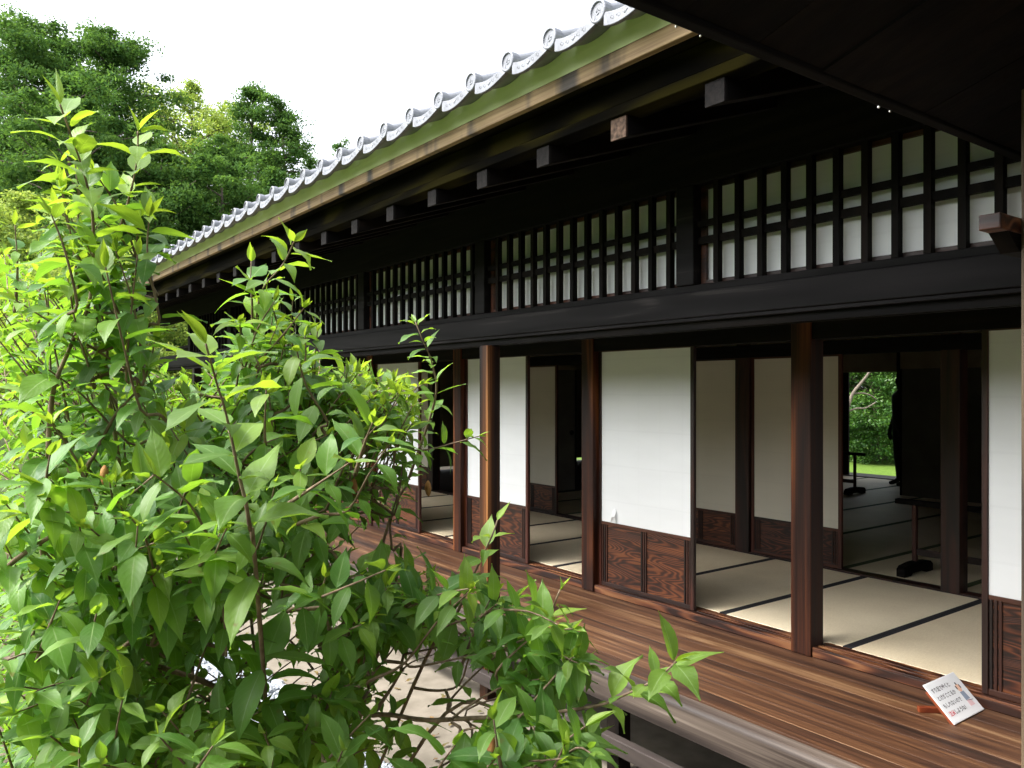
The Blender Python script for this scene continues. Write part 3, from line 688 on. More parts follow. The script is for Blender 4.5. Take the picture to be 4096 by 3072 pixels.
# ------------------------------------------------------------------ low barriers
def barrier(x, ya, yb, label, nm='low_barrier'):
    r = empty(nm, (x, (ya + yb) / 2, TZ)); tag(r, label, 'barrier', 'low wooden barriers in the rooms')
    yc = (ya + yb) / 2; l = (yb - ya)
    bevelled(B().box(x - .03, x + .03, ya - .15, yb + .15, TZ + .545, TZ + .585), 'top_bar', M['dark_y'], r)
    bevelled(B().box(x - .014, x + .014, ya + .018, yb - .018, TZ + .15, TZ + .20), 'lower_bar', M['rail'], r)
    for yy in (ya, yb):
        bevelled(B().box(x - .018, x + .018, yy - .017, yy + .017, TZ + .10, TZ + .5445), 'upright', M['stile'], r)
        f = B(); f.prism([(x - .225, TZ + .002), (x - .12, TZ + .002), (x - .1, TZ + .02), (x + .1, TZ + .02), (x + .12, TZ + .002), (x + .225, TZ + .002), (x + .225, TZ + .06), (x + .19, TZ + .085), (x + .06, TZ + .099), (x - .06, TZ + .099), (x - .19, TZ + .085), (x - .225, TZ + .06)], yy - .035, yy + .035)
        bevelled(f, 'foot', M['dark_x'], r, .004)
    return r
barrier(6.40, 2.25, 3.22, 'dark wooden barrier with T-shaped foot behind the nearest inner sill')
barrier(10.6, 6.18, 7.5, 'far dark barrier in front of the open garden doorway')

# ------------------------------------------------------------------ person in the far room
def person():
    r = empty('person', (12.15, 6.32, TZ)); tag(r, 'person in dark clothes standing half hidden by the dark panel near garden doorway', 'person')
    V = []; E = []; Rd = []
    def chain(pts, start=None):
        prev = start
        for p_, r_ in pts:
            V.append(p_); Rd.append(r_); i = len(V) - 1
            if prev is not None: E.append((prev, i))
            prev = i
        return prev
    # facing -X/+Y; local coordinates, arms hang at +-Y
    chain([((0, 0, .95), .13)]); pel = 0
    waist = chain([((0, 0, 1.08), .115), ((-.01, 0, 1.25), .125), ((0, 0, 1.38), .115)], pel)
    neck = chain([((.0, 0, 1.46), .055), ((-.01, 0, 1.52), .052)], waist)
    chain([((-.02, 0, 1.59), .085), ((-.015, 0, 1.67), .08)], neck)
    for s_ in (-1, 1):
        hnd = chain([((0, s_ * .15, 1.39), .062), ((.01, s_ * .205, 1.33), .05), ((.03, s_ * .25, 1.10), .04), ((-.02, s_ * .26, .93), .033), ((-.05, s_ * .255, .84), .024), ((-.055, s_ * .25, .80), .026)], waist)
        for k in range(4): chain([((-.075 + k * .017, s_ * .25, .745), .009), ((-.075 + k * .016, s_ * .243, .715 - (.01 if k in (1, 2) else 0)), .008), ((-.073 + k * .014, s_ * .232, .69 - (.012 if k in (1, 2) else 0)), .007)], hnd)
        chain([((-.085, s_ * .24, .79), .011), ((-.10, s_ * .23, .755), .009)], hnd - 1)
        chain([((0, s_ * .09, .88), .098), ((-.01, s_ * .10, .50), .066), ((.01, s_ * .10, .28), .055), ((.015, s_ * .105, .08), .042), ((-.05, s_ * .11, .04), .038), ((-.14, s_ * .115, .025), .026)], pel)
    me = bpy.data.meshes.new('body'); me.from_pydata(V, E, []); me.update()
    o = bpy.data.objects.new('body', me); col.objects.link(o); o.parent = r
    sk = o.modifiers.new('skin', 'SKIN')
    for i, q in enumerate(me.skin_vertices[0].data): q.radius = (Rd[i], Rd[i]); q.use_root = (i == 0)
    for i, v in enumerate(V):
        if .9 < v[2] < 1.42 and abs(v[1]) < .02: me.skin_vertices[0].data[i].radius = (Rd[i] * 1.25, Rd[i] * .85)
    o.modifiers.new('sub', 'SUBSURF').levels = 1; o.modifiers['sub'].render_levels = 2
    me.materials.append(plain('dark_clothing', (.010, .010, .012), (.02, .02, .022), scale=20))
    # hair, nose and ears
    q = bmesh.new(); bmesh.ops.create_uvsphere(q, u_segments=16, v_segments=10, radius=.092); 
    for v in list(q.verts):
        if v.co.x < -.045 and v.co.z < .03: q.verts.remove(v)
    mh = bpy.data.meshes.new('hair'); q.to_mesh(mh); q.free(); mh.materials.append(plain('black_hair', (.006, .005, .005), (.012, .01, .01), scale=60))
    h = bpy.data.objects.new('hair', mh); col.objects.link(h); h.parent = r; h.location = (-.005, 0, 1.65)
    r.rotation_euler = (0, 0, R(-35))
person()

# ------------------------------------------------------------------ leaves
def leaf_mat(name, c_old, c_young, t_old, t_young, trans=.44, rough=.48, veins=True, spec=.38):
    m, n, p, out = newmat(name); L = n.links.new
    ay = N(n, 'ShaderNodeAttribute'); ay.attribute_name = 'young'; al = N(n, 'ShaderNodeAttribute'); al.attribute_name = 'tone'
    def mixc(a, b, f):
        x = N(n, 'ShaderNodeMix', data_type='RGBA'); L(f, x.inputs['Factor'])
        for i, c in ((6, a), (7, b)):
            if isinstance(c, tuple): x.inputs[i].default_value = (*c, 1)
            else: L(c, x.inputs[i])
        return x.outputs[2]
    base = mixc(c_old, c_young, ay.outputs['Fac']); tb_ = mixc(t_old, t_young, ay.outputs['Fac'])
    hs = N(n, 'ShaderNodeHueSaturation'); L(base, hs.inputs['Color'])
    L(math_(n, 'MULTIPLY_ADD', al.outputs['Fac'], .7 if veins else .45, .65 if veins else .8), hs.inputs['Value']); L(math_(n, 'MULTIPLY_ADD', al.outputs['Fac'], -.035, .5175), hs.inputs['Hue'])
    colr = hs.outputs[0]
    if veins:
        uv = N(n, 'ShaderNodeUVMap'); sp = N(n, 'ShaderNodeSeparateXYZ'); L(uv.outputs[0], sp.inputs[0])
        av = math_(n, 'ABSOLUTE', math_(n, 'SUBTRACT', sp.outputs[1], .5))
        mid = math_(n, 'LESS_THAN', av, .022)
        ph = math_(n, 'SUBTRACT', math_(n, 'MULTIPLY', sp.outputs[0], 8.5), math_(n, 'MULTIPLY', math_(n, 'POWER', av, 1.3), 5.5))
        sv = math_(n, 'ABSOLUTE', math_(n, 'SUBTRACT', math_(n, 'FRACT', ph), .5)); side = math_(n, 'LESS_THAN', sv, .045)
        f = math_(n, 'MAXIMUM', math_(n, 'MULTIPLY', mid, .75), math_(n, 'MULTIPLY', side, .18))
        colr = mixc(colr, (.30, .42, .17), f)
        nz = N(n, 'ShaderNodeTexNoise'); nz.inputs['Scale'].default_value = 160; tc = N(n, 'ShaderNodeTexCoord'); L(tc.outputs['Object'], nz.inputs['Vector'])
        bp = N(n, 'ShaderNodeBump'); bp.inputs['Strength'].default_value = .25; bp.inputs['Distance'].default_value = .0012
        hh = math_(n, 'ADD', math_(n, 'MULTIPLY', sv, 1.2), math_(n, 'MULTIPLY', nz.outputs[0], .5)); L(hh, bp.inputs['Height']); L(bp.outputs[0], p.inputs['Normal'])
    if veins:
        n9 = N(n, 'ShaderNodeTexNoise'); n9.inputs['Scale'].default_value = 38; n9.inputs['Detail'].default_value = 3; L(tc.outputs['Object'], n9.inputs['Vector'])
        r9 = ramp(n, [(.0, (1, 1, 1)), (.27, (1, 1, 1)), (.31, (0, 0, 0))]); L(n9.outputs[0], r9.inputs[0]); colr = mixc(colr, (.16, .11, .03), math_(n, 'MULTIPLY', r9.outputs[0], .75))
        n8 = N(n, 'ShaderNodeTexNoise'); n8.inputs['Scale'].default_value = 9; L(tc.outputs['Object'], n8.inputs['Vector']); colr = mixc(colr, (.13, .20, .09), math_(n, 'MULTIPLY', math_(n, 'GREATER_THAN', n8.outputs[0], .56), .25))
    L(colr, p.inputs['Base Color']); p.inputs['Roughness'].default_value = rough; p.inputs['Specular IOR Level'].default_value = spec
    tr = N(n, 'ShaderNodeBsdfTranslucent'); h2 = N(n, 'ShaderNodeHueSaturation'); L(tb_, h2.inputs['Color']); L(math_(n, 'MULTIPLY_ADD', al.outputs['Fac'], .6, .7), h2.inputs['Value']); L(h2.outputs[0], tr.inputs[0])
    ms = N(n, 'ShaderNodeMixShader'); ms.inputs[0].default_value = trans; L(p.outputs[0], ms.inputs[1]); L(tr.outputs[0], ms.inputs[2]); L(ms.outputs[0], out.inputs[0])
    return m
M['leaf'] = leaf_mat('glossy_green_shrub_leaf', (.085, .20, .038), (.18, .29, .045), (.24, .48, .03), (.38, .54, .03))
class Leaves:
    TT = np.array([0, .07, .18, .34, .52, .70, .86, 1.0]); WW = np.array([.04, .40, .80, 1.0, .88, .56, .20, .0])
    SS = np.array([-1, -.5, 0, .5, 1.0])
    def __init__(s): s.d = []
    def add(s, p, d, up, L, W, droop, fold, young, tone, wav=0.): s.d.append((*p, *d, *up, L, W, droop, fold, young, tone, wav))
    def build(s, name, mat, parent):
        a = np.array(s.d); n = len(a); P_ = a[:, 0:3]; D = a[:, 3:6]; U = a[:, 6:9]; L, W, K, Fo, Y, T, Wv = a[:, 9:16].T
        D = D / np.linalg.norm(D, axis=1, keepdims=True); S = np.cross(D, U); S /= np.linalg.norm(S, axis=1, keepdims=True) + 1e-9; Nn = np.cross(S, D)
        TT, WW, SS = s.TT, s.WW, s.SS; m, q = len(TT), len(SS)
        x = np.zeros((n, m)); zz = np.zeros((n, m)); th = np.zeros((n, m))
        for i in range(1, m):
            dt = TT[i] - TT[i - 1]; th[:, i] = -K * TT[i]; tm = -K * (TT[i] + TT[i - 1]) / 2
            x[:, i] = x[:, i - 1] + np.cos(tm) * dt; zz[:, i] = zz[:, i - 1] + np.sin(tm) * dt
        V = np.zeros((n, m, q, 3))
        for j in range(q):
            w = (WW[None, :] * W[:, None] / 2) * SS[j]
            nl = (-np.sin(th))[..., None] * D[:, None, :] + np.cos(th)[..., None] * Nn[:, None, :]
            V[:, :, j] = P_[:, None] + D[:, None] * (x * L[:, None])[..., None] + Nn[:, None] * (zz * L[:, None])[..., None] \
                + S[:, None] * (w * np.cos(Fo)[:, None])[..., None] + nl * (np.abs(w) * np.sin(Fo)[:, None] + (Wv[:, None] * L[:, None] * .05 * np.sin(TT[None] * 9 + SS[j] * 2) * abs(SS[j])))[..., None]
        idx = np.arange(n * m * q).reshape(n, m, q)
        f = np.stack([idx[:, :-1, :-1], idx[:, 1:, :-1], idx[:, 1:, 1:], idx[:, :-1, 1:]], -1).reshape(-1, 4)
        uv = np.zeros((n, m, q, 2)); uv[..., 0] = TT[None, :, None]; uv[..., 1] = (SS * .5 + .5)[None, None, :]
        return npmesh(name, V.reshape(-1, 3), f, mat, parent, {'young': np.repeat(Y, m * q), 'tone': np.repeat(T, m * q)}, uv.reshape(-1, 2))

rs = random.Random(11)
def rv(r=rs): return Vector((r.uniform(-1, 1), r.uniform(-1, 1), r.uniform(-1, 1)))
def at_full(px, py, d): return at_(px / 1.8517, py / 1.8517, d)
def spline(pts, n=6):
    out = []
    for i in range(len(pts) - 1):
        p0 = pts[max(i - 1, 0)]; p1 = pts[i]; p2 = pts[i + 1]; p3 = pts[min(i + 2, len(pts) - 1)]
        for k in range(n):
            t = k / n; out.append(.5 * ((2 * p1) + (p2 - p0) * t + (2 * p0 - 5 * p1 + 4 * p2 - p3) * t * t + (3 * p1 - p0 - 3 * p2 + p3) * t ** 3))
    out.append(pts[-1]); return out
M['bark'] = plain('grey_brown_shrub_bark', (.10, .065, .04), (.27, .20, .14), scale=40, rough=.85, bump=.5, stretch=(1, 1, .3), dist=.004)
M['twig'] = plain('young_green_twig', (.16, .19, .06), (.30, .30, .12), scale=30, rough=.6)
bush = empty('leafy_shrub', (.75, 2.6, 0))
tag(bush, 'big loose shrub with pointed glossy leaves filling the left foreground', 'shrub')
LV = Leaves(); nodes = []; twigs = B(); green = B()
GAPS = [((790, 960), 85, 65, .5), ((400, 600), 85, 75, .9), ((330, 660), 50, 50, .6), ((965, 1520), 105, 130, .88), ((880, 1430), 55, 45, .75), ((570, 1365), 65, 38, .8), ((640, 1460), 60, 42, .75), ((470, 1450), 60, 36, .8), ((720, 1350), 50, 40, .6), ((820, 1170), 110, 50, .75), ((1010, 1330), 50, 60, .6), ((400, 1520), 60, 30, .6), ((1180, 1540), 60, 50, .5)]
def gap_drop(p):
    s_, c_ = math.sin(YAW), math.cos(YAW); d = s_ * p.x + c_ * p.y
    if d < 1.35: return False
    x = (2048 + F * (c_ * p.x - s_ * p.y) / d) / 1.8517; y = (1560 - F * (p.z - CZ) / d) / 1.8517
    for (cx, cy), rx, ry, pr_ in GAPS:
        if ((x - cx) / rx) ** 2 + ((y - cy) / ry) ** 2 < 1 and rs.random() < pr_: return True
    return False
def in_gap(p):
    s_, c_ = math.sin(YAW), math.cos(YAW); d = s_ * p.x + c_ * p.y
    if d < 1.2: return False
    x = (2048 + F * (c_ * p.x - s_ * p.y) / d) / 1.8517; y = (1560 - F * (p.z - CZ) / d) / 1.8517
    return any(((x - cx) / rx) ** 2 + ((y - cy) / ry) ** 2 < 1 and pr_ > .65 for (cx, cy), rx, ry, pr_ in GAPS)
def leafy(pl, start, LL, gap, young_tip=.5, droop=1., side_twigs=True, lw=.435):
    """opposite pairs of leaves along a polyline from arc fraction start to the tip"""
    seg = [(pl[i + 1] - pl[i]).length for i in range(len(pl) - 1)]; tot = sum(seg); dist = tot * start; k = rs.randint(0, 1)
    while dist < tot:
        a = 0; i = 0
        while i < len(seg) - 1 and a + seg[i] < dist: a += seg[i]; i += 1
        t = min(1, (dist - a) / max(seg[i], 1e-6)); p = pl[i].lerp(pl[i + 1], t); d = (pl[i + 1] - pl[i]).normalized()
        fr_ = dist / tot; near = max(0, (fr_ - .72) / .28)
        a0 = d.cross(Vector((0, 0, 1))); a0 = a0.normalized() if a0.length > .2 else d.cross(Vector((0, 1, 0))).normalized()
        b0 = d.cross(a0).normalized(); an = (k % 2) * math.pi / 2 + rs.uniform(-.45, .45)
        for sg_ in (-1, 1):
            if rs.random() < .09: continue
            rad = (a0 * math.cos(an) + b0 * math.sin(an)) * sg_
            dd = (d * (.25 + .35 * near) + rad * .95 + rv() * .25 + Vector((0, 0, rs.uniform(-.32, .08) + .12 * near))).normalized()
            up = (Vector((0, 0, 1)) + rv() * .26 + d * .1)
            if abs(dd.dot(up.normalized())) > .93: up = up + rad * -1.
            if gap_drop(p + dd * .04): continue
            l = LL * rs.choice((rs.uniform(.42, .75), rs.uniform(.72, 1.02), rs.uniform(.85, 1.12))) * (1 - .25 * near ** 2)
            yy = min(1, max(0, young_tip * (near * 1.1) + rs.uniform(-.15, .25)))
            LV.add(p + dd * .006, dd, up, l, l * lw * rs.uniform(.85, 1.12), droop * rs.uniform(.15, 1.1), rs.uniform(.05, .38), yy, rs.random(), rs.uniform(0, 1))
        dist += gap * rs.uniform(.7, 1.3) * (1 - .35 * near); k += 1
    d = (pl[-1] - pl[-2]).normalized()
    for q in range(2):     # small upright leaves at the tip
        dd = (d + rv() * .45).normalized(); LV.add(pl[-1], dd, Vector((0, 0, 1)) + rv() * .6, LL * rs.uniform(.3, .55), LL * .16, rs.uniform(-.2, .4), .4, min(1, young_tip + .35), rs.random())
# main stems traced in space: (points, radius at foot, leafing start, leaf length, gap, youth)
G0 = Vector((.78, 2.55, 0)); G1 = Vector((.45, 2.35, 0)); G2 = Vector((1.05, 2.75, 0)); G3 = Vector((.25, 2.0, 0))
def AP(l): return [at_full(*q) for q in l]
stems = [
 ([G0] + AP([(692, 2678, 2.3), (800, 2346, 2.22), (1004, 2102, 2.15), (1153, 2027, 2.15), (1372, 1723, 2.2), (1572, 1604, 2.3), (1700, 1533, 2.35)]), .017, .55, .085, .05, .5),
 ([G3] + AP([(-80, 2500, 1.5), (0, 2298, 1.5), (230, 2129, 1.5), (488, 2000, 1.55), (640, 1880, 1.5)]), .014, .55, .10, .05, .3),
 ([G2] + AP([(996, 2905, 2.0), (884, 2761, 1.95), (642, 2668, 1.9), (465, 2612, 1.9), (288, 2579, 1.9), (60, 2540, 1.9)]), .018, .7, .09, .06, .2),
 ([G1] + AP([(154, 2854, 2.0), (251, 2705, 2.0), (330, 2500, 2.0)]), .016, .7, .09, .06, .2),
 ([G2] + AP([(624, 2942, 2.1), (400, 2667, 2.1), (330, 2300, 2.1), (200, 2100, 2.0)]), .018, .6, .09, .06, .2),
 ([G2] + AP([(1040, 2500, 1.5), (997, 2095, 1.32), (956, 1900, 1.28), (905, 1659, 1.25), (867, 1533, 1.23), (823, 1375, 1.2)]), .009, .38, .15, .055, .7),
 ([G1] + AP([(180, 2300, 1.8), (190, 1900, 1.7), (209, 1584, 1.68), (278, 1394, 1.65), (361, 1191, 1.6), (373, 900, 1.55), (342, 715, 1.5), (285, 544, 1.45), (240, 418, 1.42)]), .012, .40, .130, .036, .75),
 ([G0] + AP([(300, 2200, 1.9), (342, 1900, 1.8), (380, 1818, 1.78), (462, 1659, 1.75), (570, 1533, 1.7), (620, 1368, 1.65)]), .013, .6, .095, .055, .6),
 ([G0] + AP([(420, 1500, 1.9), (430, 1100, 1.72), (470, 950, 1.7), (520, 780, 1.68), (548, 640, 1.65), (552, 525, 1.62)]), .010, .5, .120, .038, .8),
 ([G2] + AP([(980, 2200, 2.3), (965, 1800, 2.15), (990, 1533, 2.05), (1022, 1300, 2.0), (1050, 1160, 1.9), (1130, 1060, 1.85), (1177, 965, 1.8)]), .010, .5, .115, .040, .75),
 (AP([(1010, 1330, 2.0), (1008, 1200, 1.98), (1003, 1120, 1.95), (1005, 1045, 1.95)]), .004, .3, .115, .05, .65),
 ([G2] + AP([(1500, 2300, 2.5), (1640, 1900, 2.45), (1740, 1600, 2.4), (1730, 1460, 2.35), (1690, 1360, 2.3), (1662, 1290, 2.3)]), .011, .55, .092, .042, .5),
 ([G2] + AP([(1567, 2395, 2.3), (1567, 2195, 2.2), (1562, 2092, 2.2), (1600, 1924, 2.2), (1578, 1837, 2.2)]), .010, .6, .06, .05, .2),
 (AP([(1372, 1723, 2.2), (1560, 1790, 2.25), (1700, 1800, 2.2), (1820, 1770, 2.15), (1915, 1745, 2.1)]), .005, .35, .075, .04, .4),
 ([G2] + AP([(1650, 2750, 2.1), (1797, 2515, 1.85), (1898, 2291, 1.75), (1965, 2150, 1.7), (1990, 2080, 1.7)]), .010, .6, .108, .05, .7),
 ([G2] + AP([(1700, 2950, 2.0), (2034, 2834, 1.7), (2115, 2644, 1.65), (2180, 2500, 1.62), (2240, 2360, 1.6)]), .010, .62, .105, .05, .7),
 ([G2] + AP([(1200, 2949, 2.1), (1492, 2861, 1.95), (1700, 2880, 1.85), (1935, 2870, 1.7), (2164, 2855, 1.6), (2388, 2823, 1.5), (2493, 2782, 1.45), (2623, 2717, 1.4), (2705, 2647, 1.35)]), .013, .68, .118, .052, .45),
 (AP([(1492, 2861, 1.95), (1560, 2760, 1.95), (1630, 2660, 1.9), (1730, 2620, 1.9)]), .006, .4, .08, .05, .3),
 (AP([(2050, 3250, 1.35), (2000, 3050, 1.28), (1975, 2880, 1.25)]), .006, .45, .112, .05, .3),
 (AP([(2200, 3200, 1.45), (2260, 3080, 1.42), (2260, 2960, 1.4)]), .005, .3, .105, .05, .3),
 (AP([(1700, 3250, 1.3), (1740, 3100, 1.28), (1820, 2980, 1.26)]), .005, .4, .11, .05, .3),
 (AP([(700, 3200, 1.3), (800, 3060, 1.25), (850, 2985, 1.22)]), .005, .4, .112, .05, .3),
 (AP([(330, 2700, 1.5), (360, 2560, 1.4), (386, 2455, 1.35)]), .005, .4, .112, .05, .3),
 (AP([(150, 2640, 1.5), (200, 2500, 1.45), (240, 2400, 1.4)]), .005, .4, .105, .05, .3),
 (AP([(200, 2060, 1.4), (185, 1930, 1.35), (200, 1820, 1.3)]), .005, .4, .108, .05, .4),
 (AP([(760, 2330, 1.5), (820, 2230, 1.42), (880, 2135, 1.36)]), .005, .4, .108, .05, .35),
 (AP([(1480, 2600, 1.75), (1510, 2480, 1.7), (1542, 2350, 1.65)]), .005, .35, .10, .05, .5),
 (AP([(1840, 2680, 1.8), (1900, 2520, 1.75), (1975, 2370, 1.7)]), .005, .4, .098, .05, .7),
 (AP([(1420, 1900, 1.5), (1460, 1770, 1.45), (1490, 1690, 1.4)]), .005, .3, .108, .05, .45),
 (AP([(1080, 1900, 1.6), (1060, 1750, 1.55), (1065, 1560, 1.5)]), .005, .4, .105, .05, .5),
 (AP([(1100, 2050, 1.5), (1250, 1950, 1.42), (1400, 1850, 1.36)]), .005, .5, .11, .055, .6),
 (AP([(60, 1250, 2.0), (70, 1080, 1.95), (60, 900, 1.9)]), .005, .2, .09, .045, .95),
 (AP([(150, 1350, 2.1), (160, 1180, 2.05), (165, 1010, 2.0)]), .005, .2, .09, .045, .95),
]
stem_objs = []
for pts, r0, st, LL, gap, yg in stems:
    pl = spline(pts, 6); n_p = len(pl)
    if r0 > .0075:
        t = B(); t.tube(pl, [max(.0018, r0 * .55 * (1 - i / n_p) ** .8 * (1 + .08 * math.sin(i * 2.3))) for i in range(n_p)], n=8)
        t.build('stem', M['bark'], bush, smooth=True)
    else:
        twigs.tube(pl, [max(.0014, r0 * (1 - i / n_p)) for i in range(n_p)], n=6)
    acc = 0
    for i, q in enumerate(pl): nodes.append((q, i))
    leafy(pl, st, LL, gap, yg, 1.0)
# filling shoots
MASK = [(0, 530), (50, 560), (110, 640), (200, 660), (270, 700), (320, 790), (400, 800), (480, 770), (560, 730), (640, 720), (700, 750), (760, 790), (840, 800), (900, 815), (920, 880), (880, 950), (860, 1010), (880, 1050), (790, 1130), (780, 1200), (900, 1260), (1010, 1250), (1120, 1340), (1180, 1450), (1210, 1560), (1250, 1680), (-30, 1680), (-30, 530)]
def inside(x, y, poly):
    c = False; j = len(poly) - 1
    for i in range(len(poly)):
        if (poly[i][1] > y) != (poly[j][1] > y) and x < (poly[j][0] - poly[i][0]) * (y - poly[i][1]) / (poly[j][1] - poly[i][1]) + poly[i][0]: c = not c
        j = i
    return c
def dens(x, y):
    if 820 < x < 1080 and y > 1385: return .10
    if 370 < x < 690 and 1300 < y < 1510: return .16
    if 600 < x < 860 and 1230 < y < 1420: return .35
    if 690 < x < 900 and 1050 < y < 1200: return .35
    if x > 840: return .6
    return 1.
ctr = Vector((.75, 2.5, 1.2)); cand = []
N_FILL = 1080
tries = 0
while len(cand) < N_FILL and tries < 40000:
    tries += 1
    x = rs.uniform(-20, 1280); y = rs.uniform(470, 1690)
    if not inside(x, y, MASK) or rs.random() > dens(x, y): continue
    far = 3.6 if x < 700 else 2.9
    d = 1.45 + (far - 1.45) * rs.random() ** .8
    if x > 950: d = rs.uniform(1.5, 2.3)
    if x < 360 and y < 1000 and rs.random() < .45: d = rs.uniform(3, 4.6)
    p = at_(x, y, d)
    if p.z < .25 or gap_drop(p): continue
    cand.append(p)
for poly, n_e, d0, d1 in (([(90, 350), (160, 310), (300, 350), (330, 450), (290, 600), (90, 620), (90, 450)], 26, 1.4, 1.75), ([(520, 670), (600, 600), (640, 620), (700, 740), (500, 760)], 20, 1.75, 2.1), ([(560, 780), (760, 800), (905, 820), (915, 940), (700, 960)], 95, 1.9, 2.4), ([(1000, 1260), (1230, 1330), (1290, 1430), (1200, 1500), (1080, 1400)], 40, 1.45, 1.85), ([(940, 1560), (1290, 1560), (1290, 1690), (1000, 1690)], 44, 1.25, 1.7), ([(0, 560), (280, 700), (350, 900), (0, 900)], 60, 1.9, 4.2), ([(0, 1000), (900, 1000), (1000, 1659), (0, 1659)], 70, 1.3, 1.65), ([(330, 1230), (960, 1200), (1000, 1420), (330, 1520)], 14, 1.7, 2.4), ([(780, 1240), (1100, 1260), (1160, 1400), (850, 1380)], 26, 1.6, 2.0)):
    k_ = 0
    while k_ < n_e:
        xs_ = [q[0] for q in poly]; ys_ = [q[1] for q in poly]; x = rs.uniform(min(xs_), max(xs_)); y = rs.uniform(min(ys_), max(ys_))
        if inside(x, y, poly): cand.append(at_(x, y, rs.uniform(d0, d1))); k_ += 1
cand.sort(key=lambda p: (p - Vector((.75, 2.5, .6))).length)
na = np.array([tuple(q[0]) for q in nodes]); nl_ = list(na)
for p in cand:
    out_ = (p - ctr); out_.z *= .4
    d = (out_.normalized() * .85 + Vector((0, 0, .38)) + rv() * .45).normalized()
    ln = rs.uniform(.14, .30); base = p - d * ln + Vector((0, 0, -.02))
    arr = np.array(nl_[-4000:] if len(nl_) > 4000 else nl_); dd = np.linalg.norm(arr - np.array(base), axis=1) + np.maximum(0, arr[:, 2] - base.z) * 1.5
    k = int(dd.argmin()); q = Vector(arr[k])
    midp = q.lerp(base, .55) + rv() * .015 + Vector((0, 0, -.02 * (q - base).length))
    pl = spline([q, midp, base, base.lerp(p, .5) + rv() * .012 + Vector((0, 0, .008)), p], 3)
    tot = len(pl); far_ = (q - base).length
    if any(in_gap(v) for v in pl[::2]) and rs.random() < .78: continue
    twigs.tube(pl, [.0034 * (1 - i / tot) + .0011 for i in range(tot)], n=5, cap=False)
    for v in pl[::2]: nl_.append(np.array(v))
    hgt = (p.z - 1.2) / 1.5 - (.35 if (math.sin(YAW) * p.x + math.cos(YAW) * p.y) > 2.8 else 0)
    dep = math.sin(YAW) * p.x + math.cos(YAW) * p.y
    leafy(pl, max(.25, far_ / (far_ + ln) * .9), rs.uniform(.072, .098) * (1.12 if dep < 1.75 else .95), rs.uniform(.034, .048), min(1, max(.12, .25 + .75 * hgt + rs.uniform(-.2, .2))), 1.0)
twigs.build('twigs', M['bark'], bush, smooth=True)
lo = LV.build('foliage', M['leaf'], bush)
print('leaves', len(LV.d), 'tips', len(cand))
# brown seed pods hanging among the leaves
M['pod'] = plain('orange_brown_seed_pod', (.22, .09, .03), (.42, .22, .07), scale=60, rough=.7, bump=.5)
for (px, py, d) in ((1790, 2425, 1.75), (1965, 2995, 1.3), (2160, 2585, 1.62), (1712, 1955, 2.15), (418, 1905, 1.6), (1415, 1950, 1.9), (1430, 2620, 1.9)):
    p = at_full(px, py, d); t = B()
    t.tube([p + Vector((0, 0, .022)), p + Vector((0, 0, .014)), p, p + Vector((.001, 0, -.014)), p + Vector((.002, 0, -.020))], [.002, .007, .0095, .006, .002], n=8)
    t.build('seed_pod', M['pod'], bush, smooth=True)

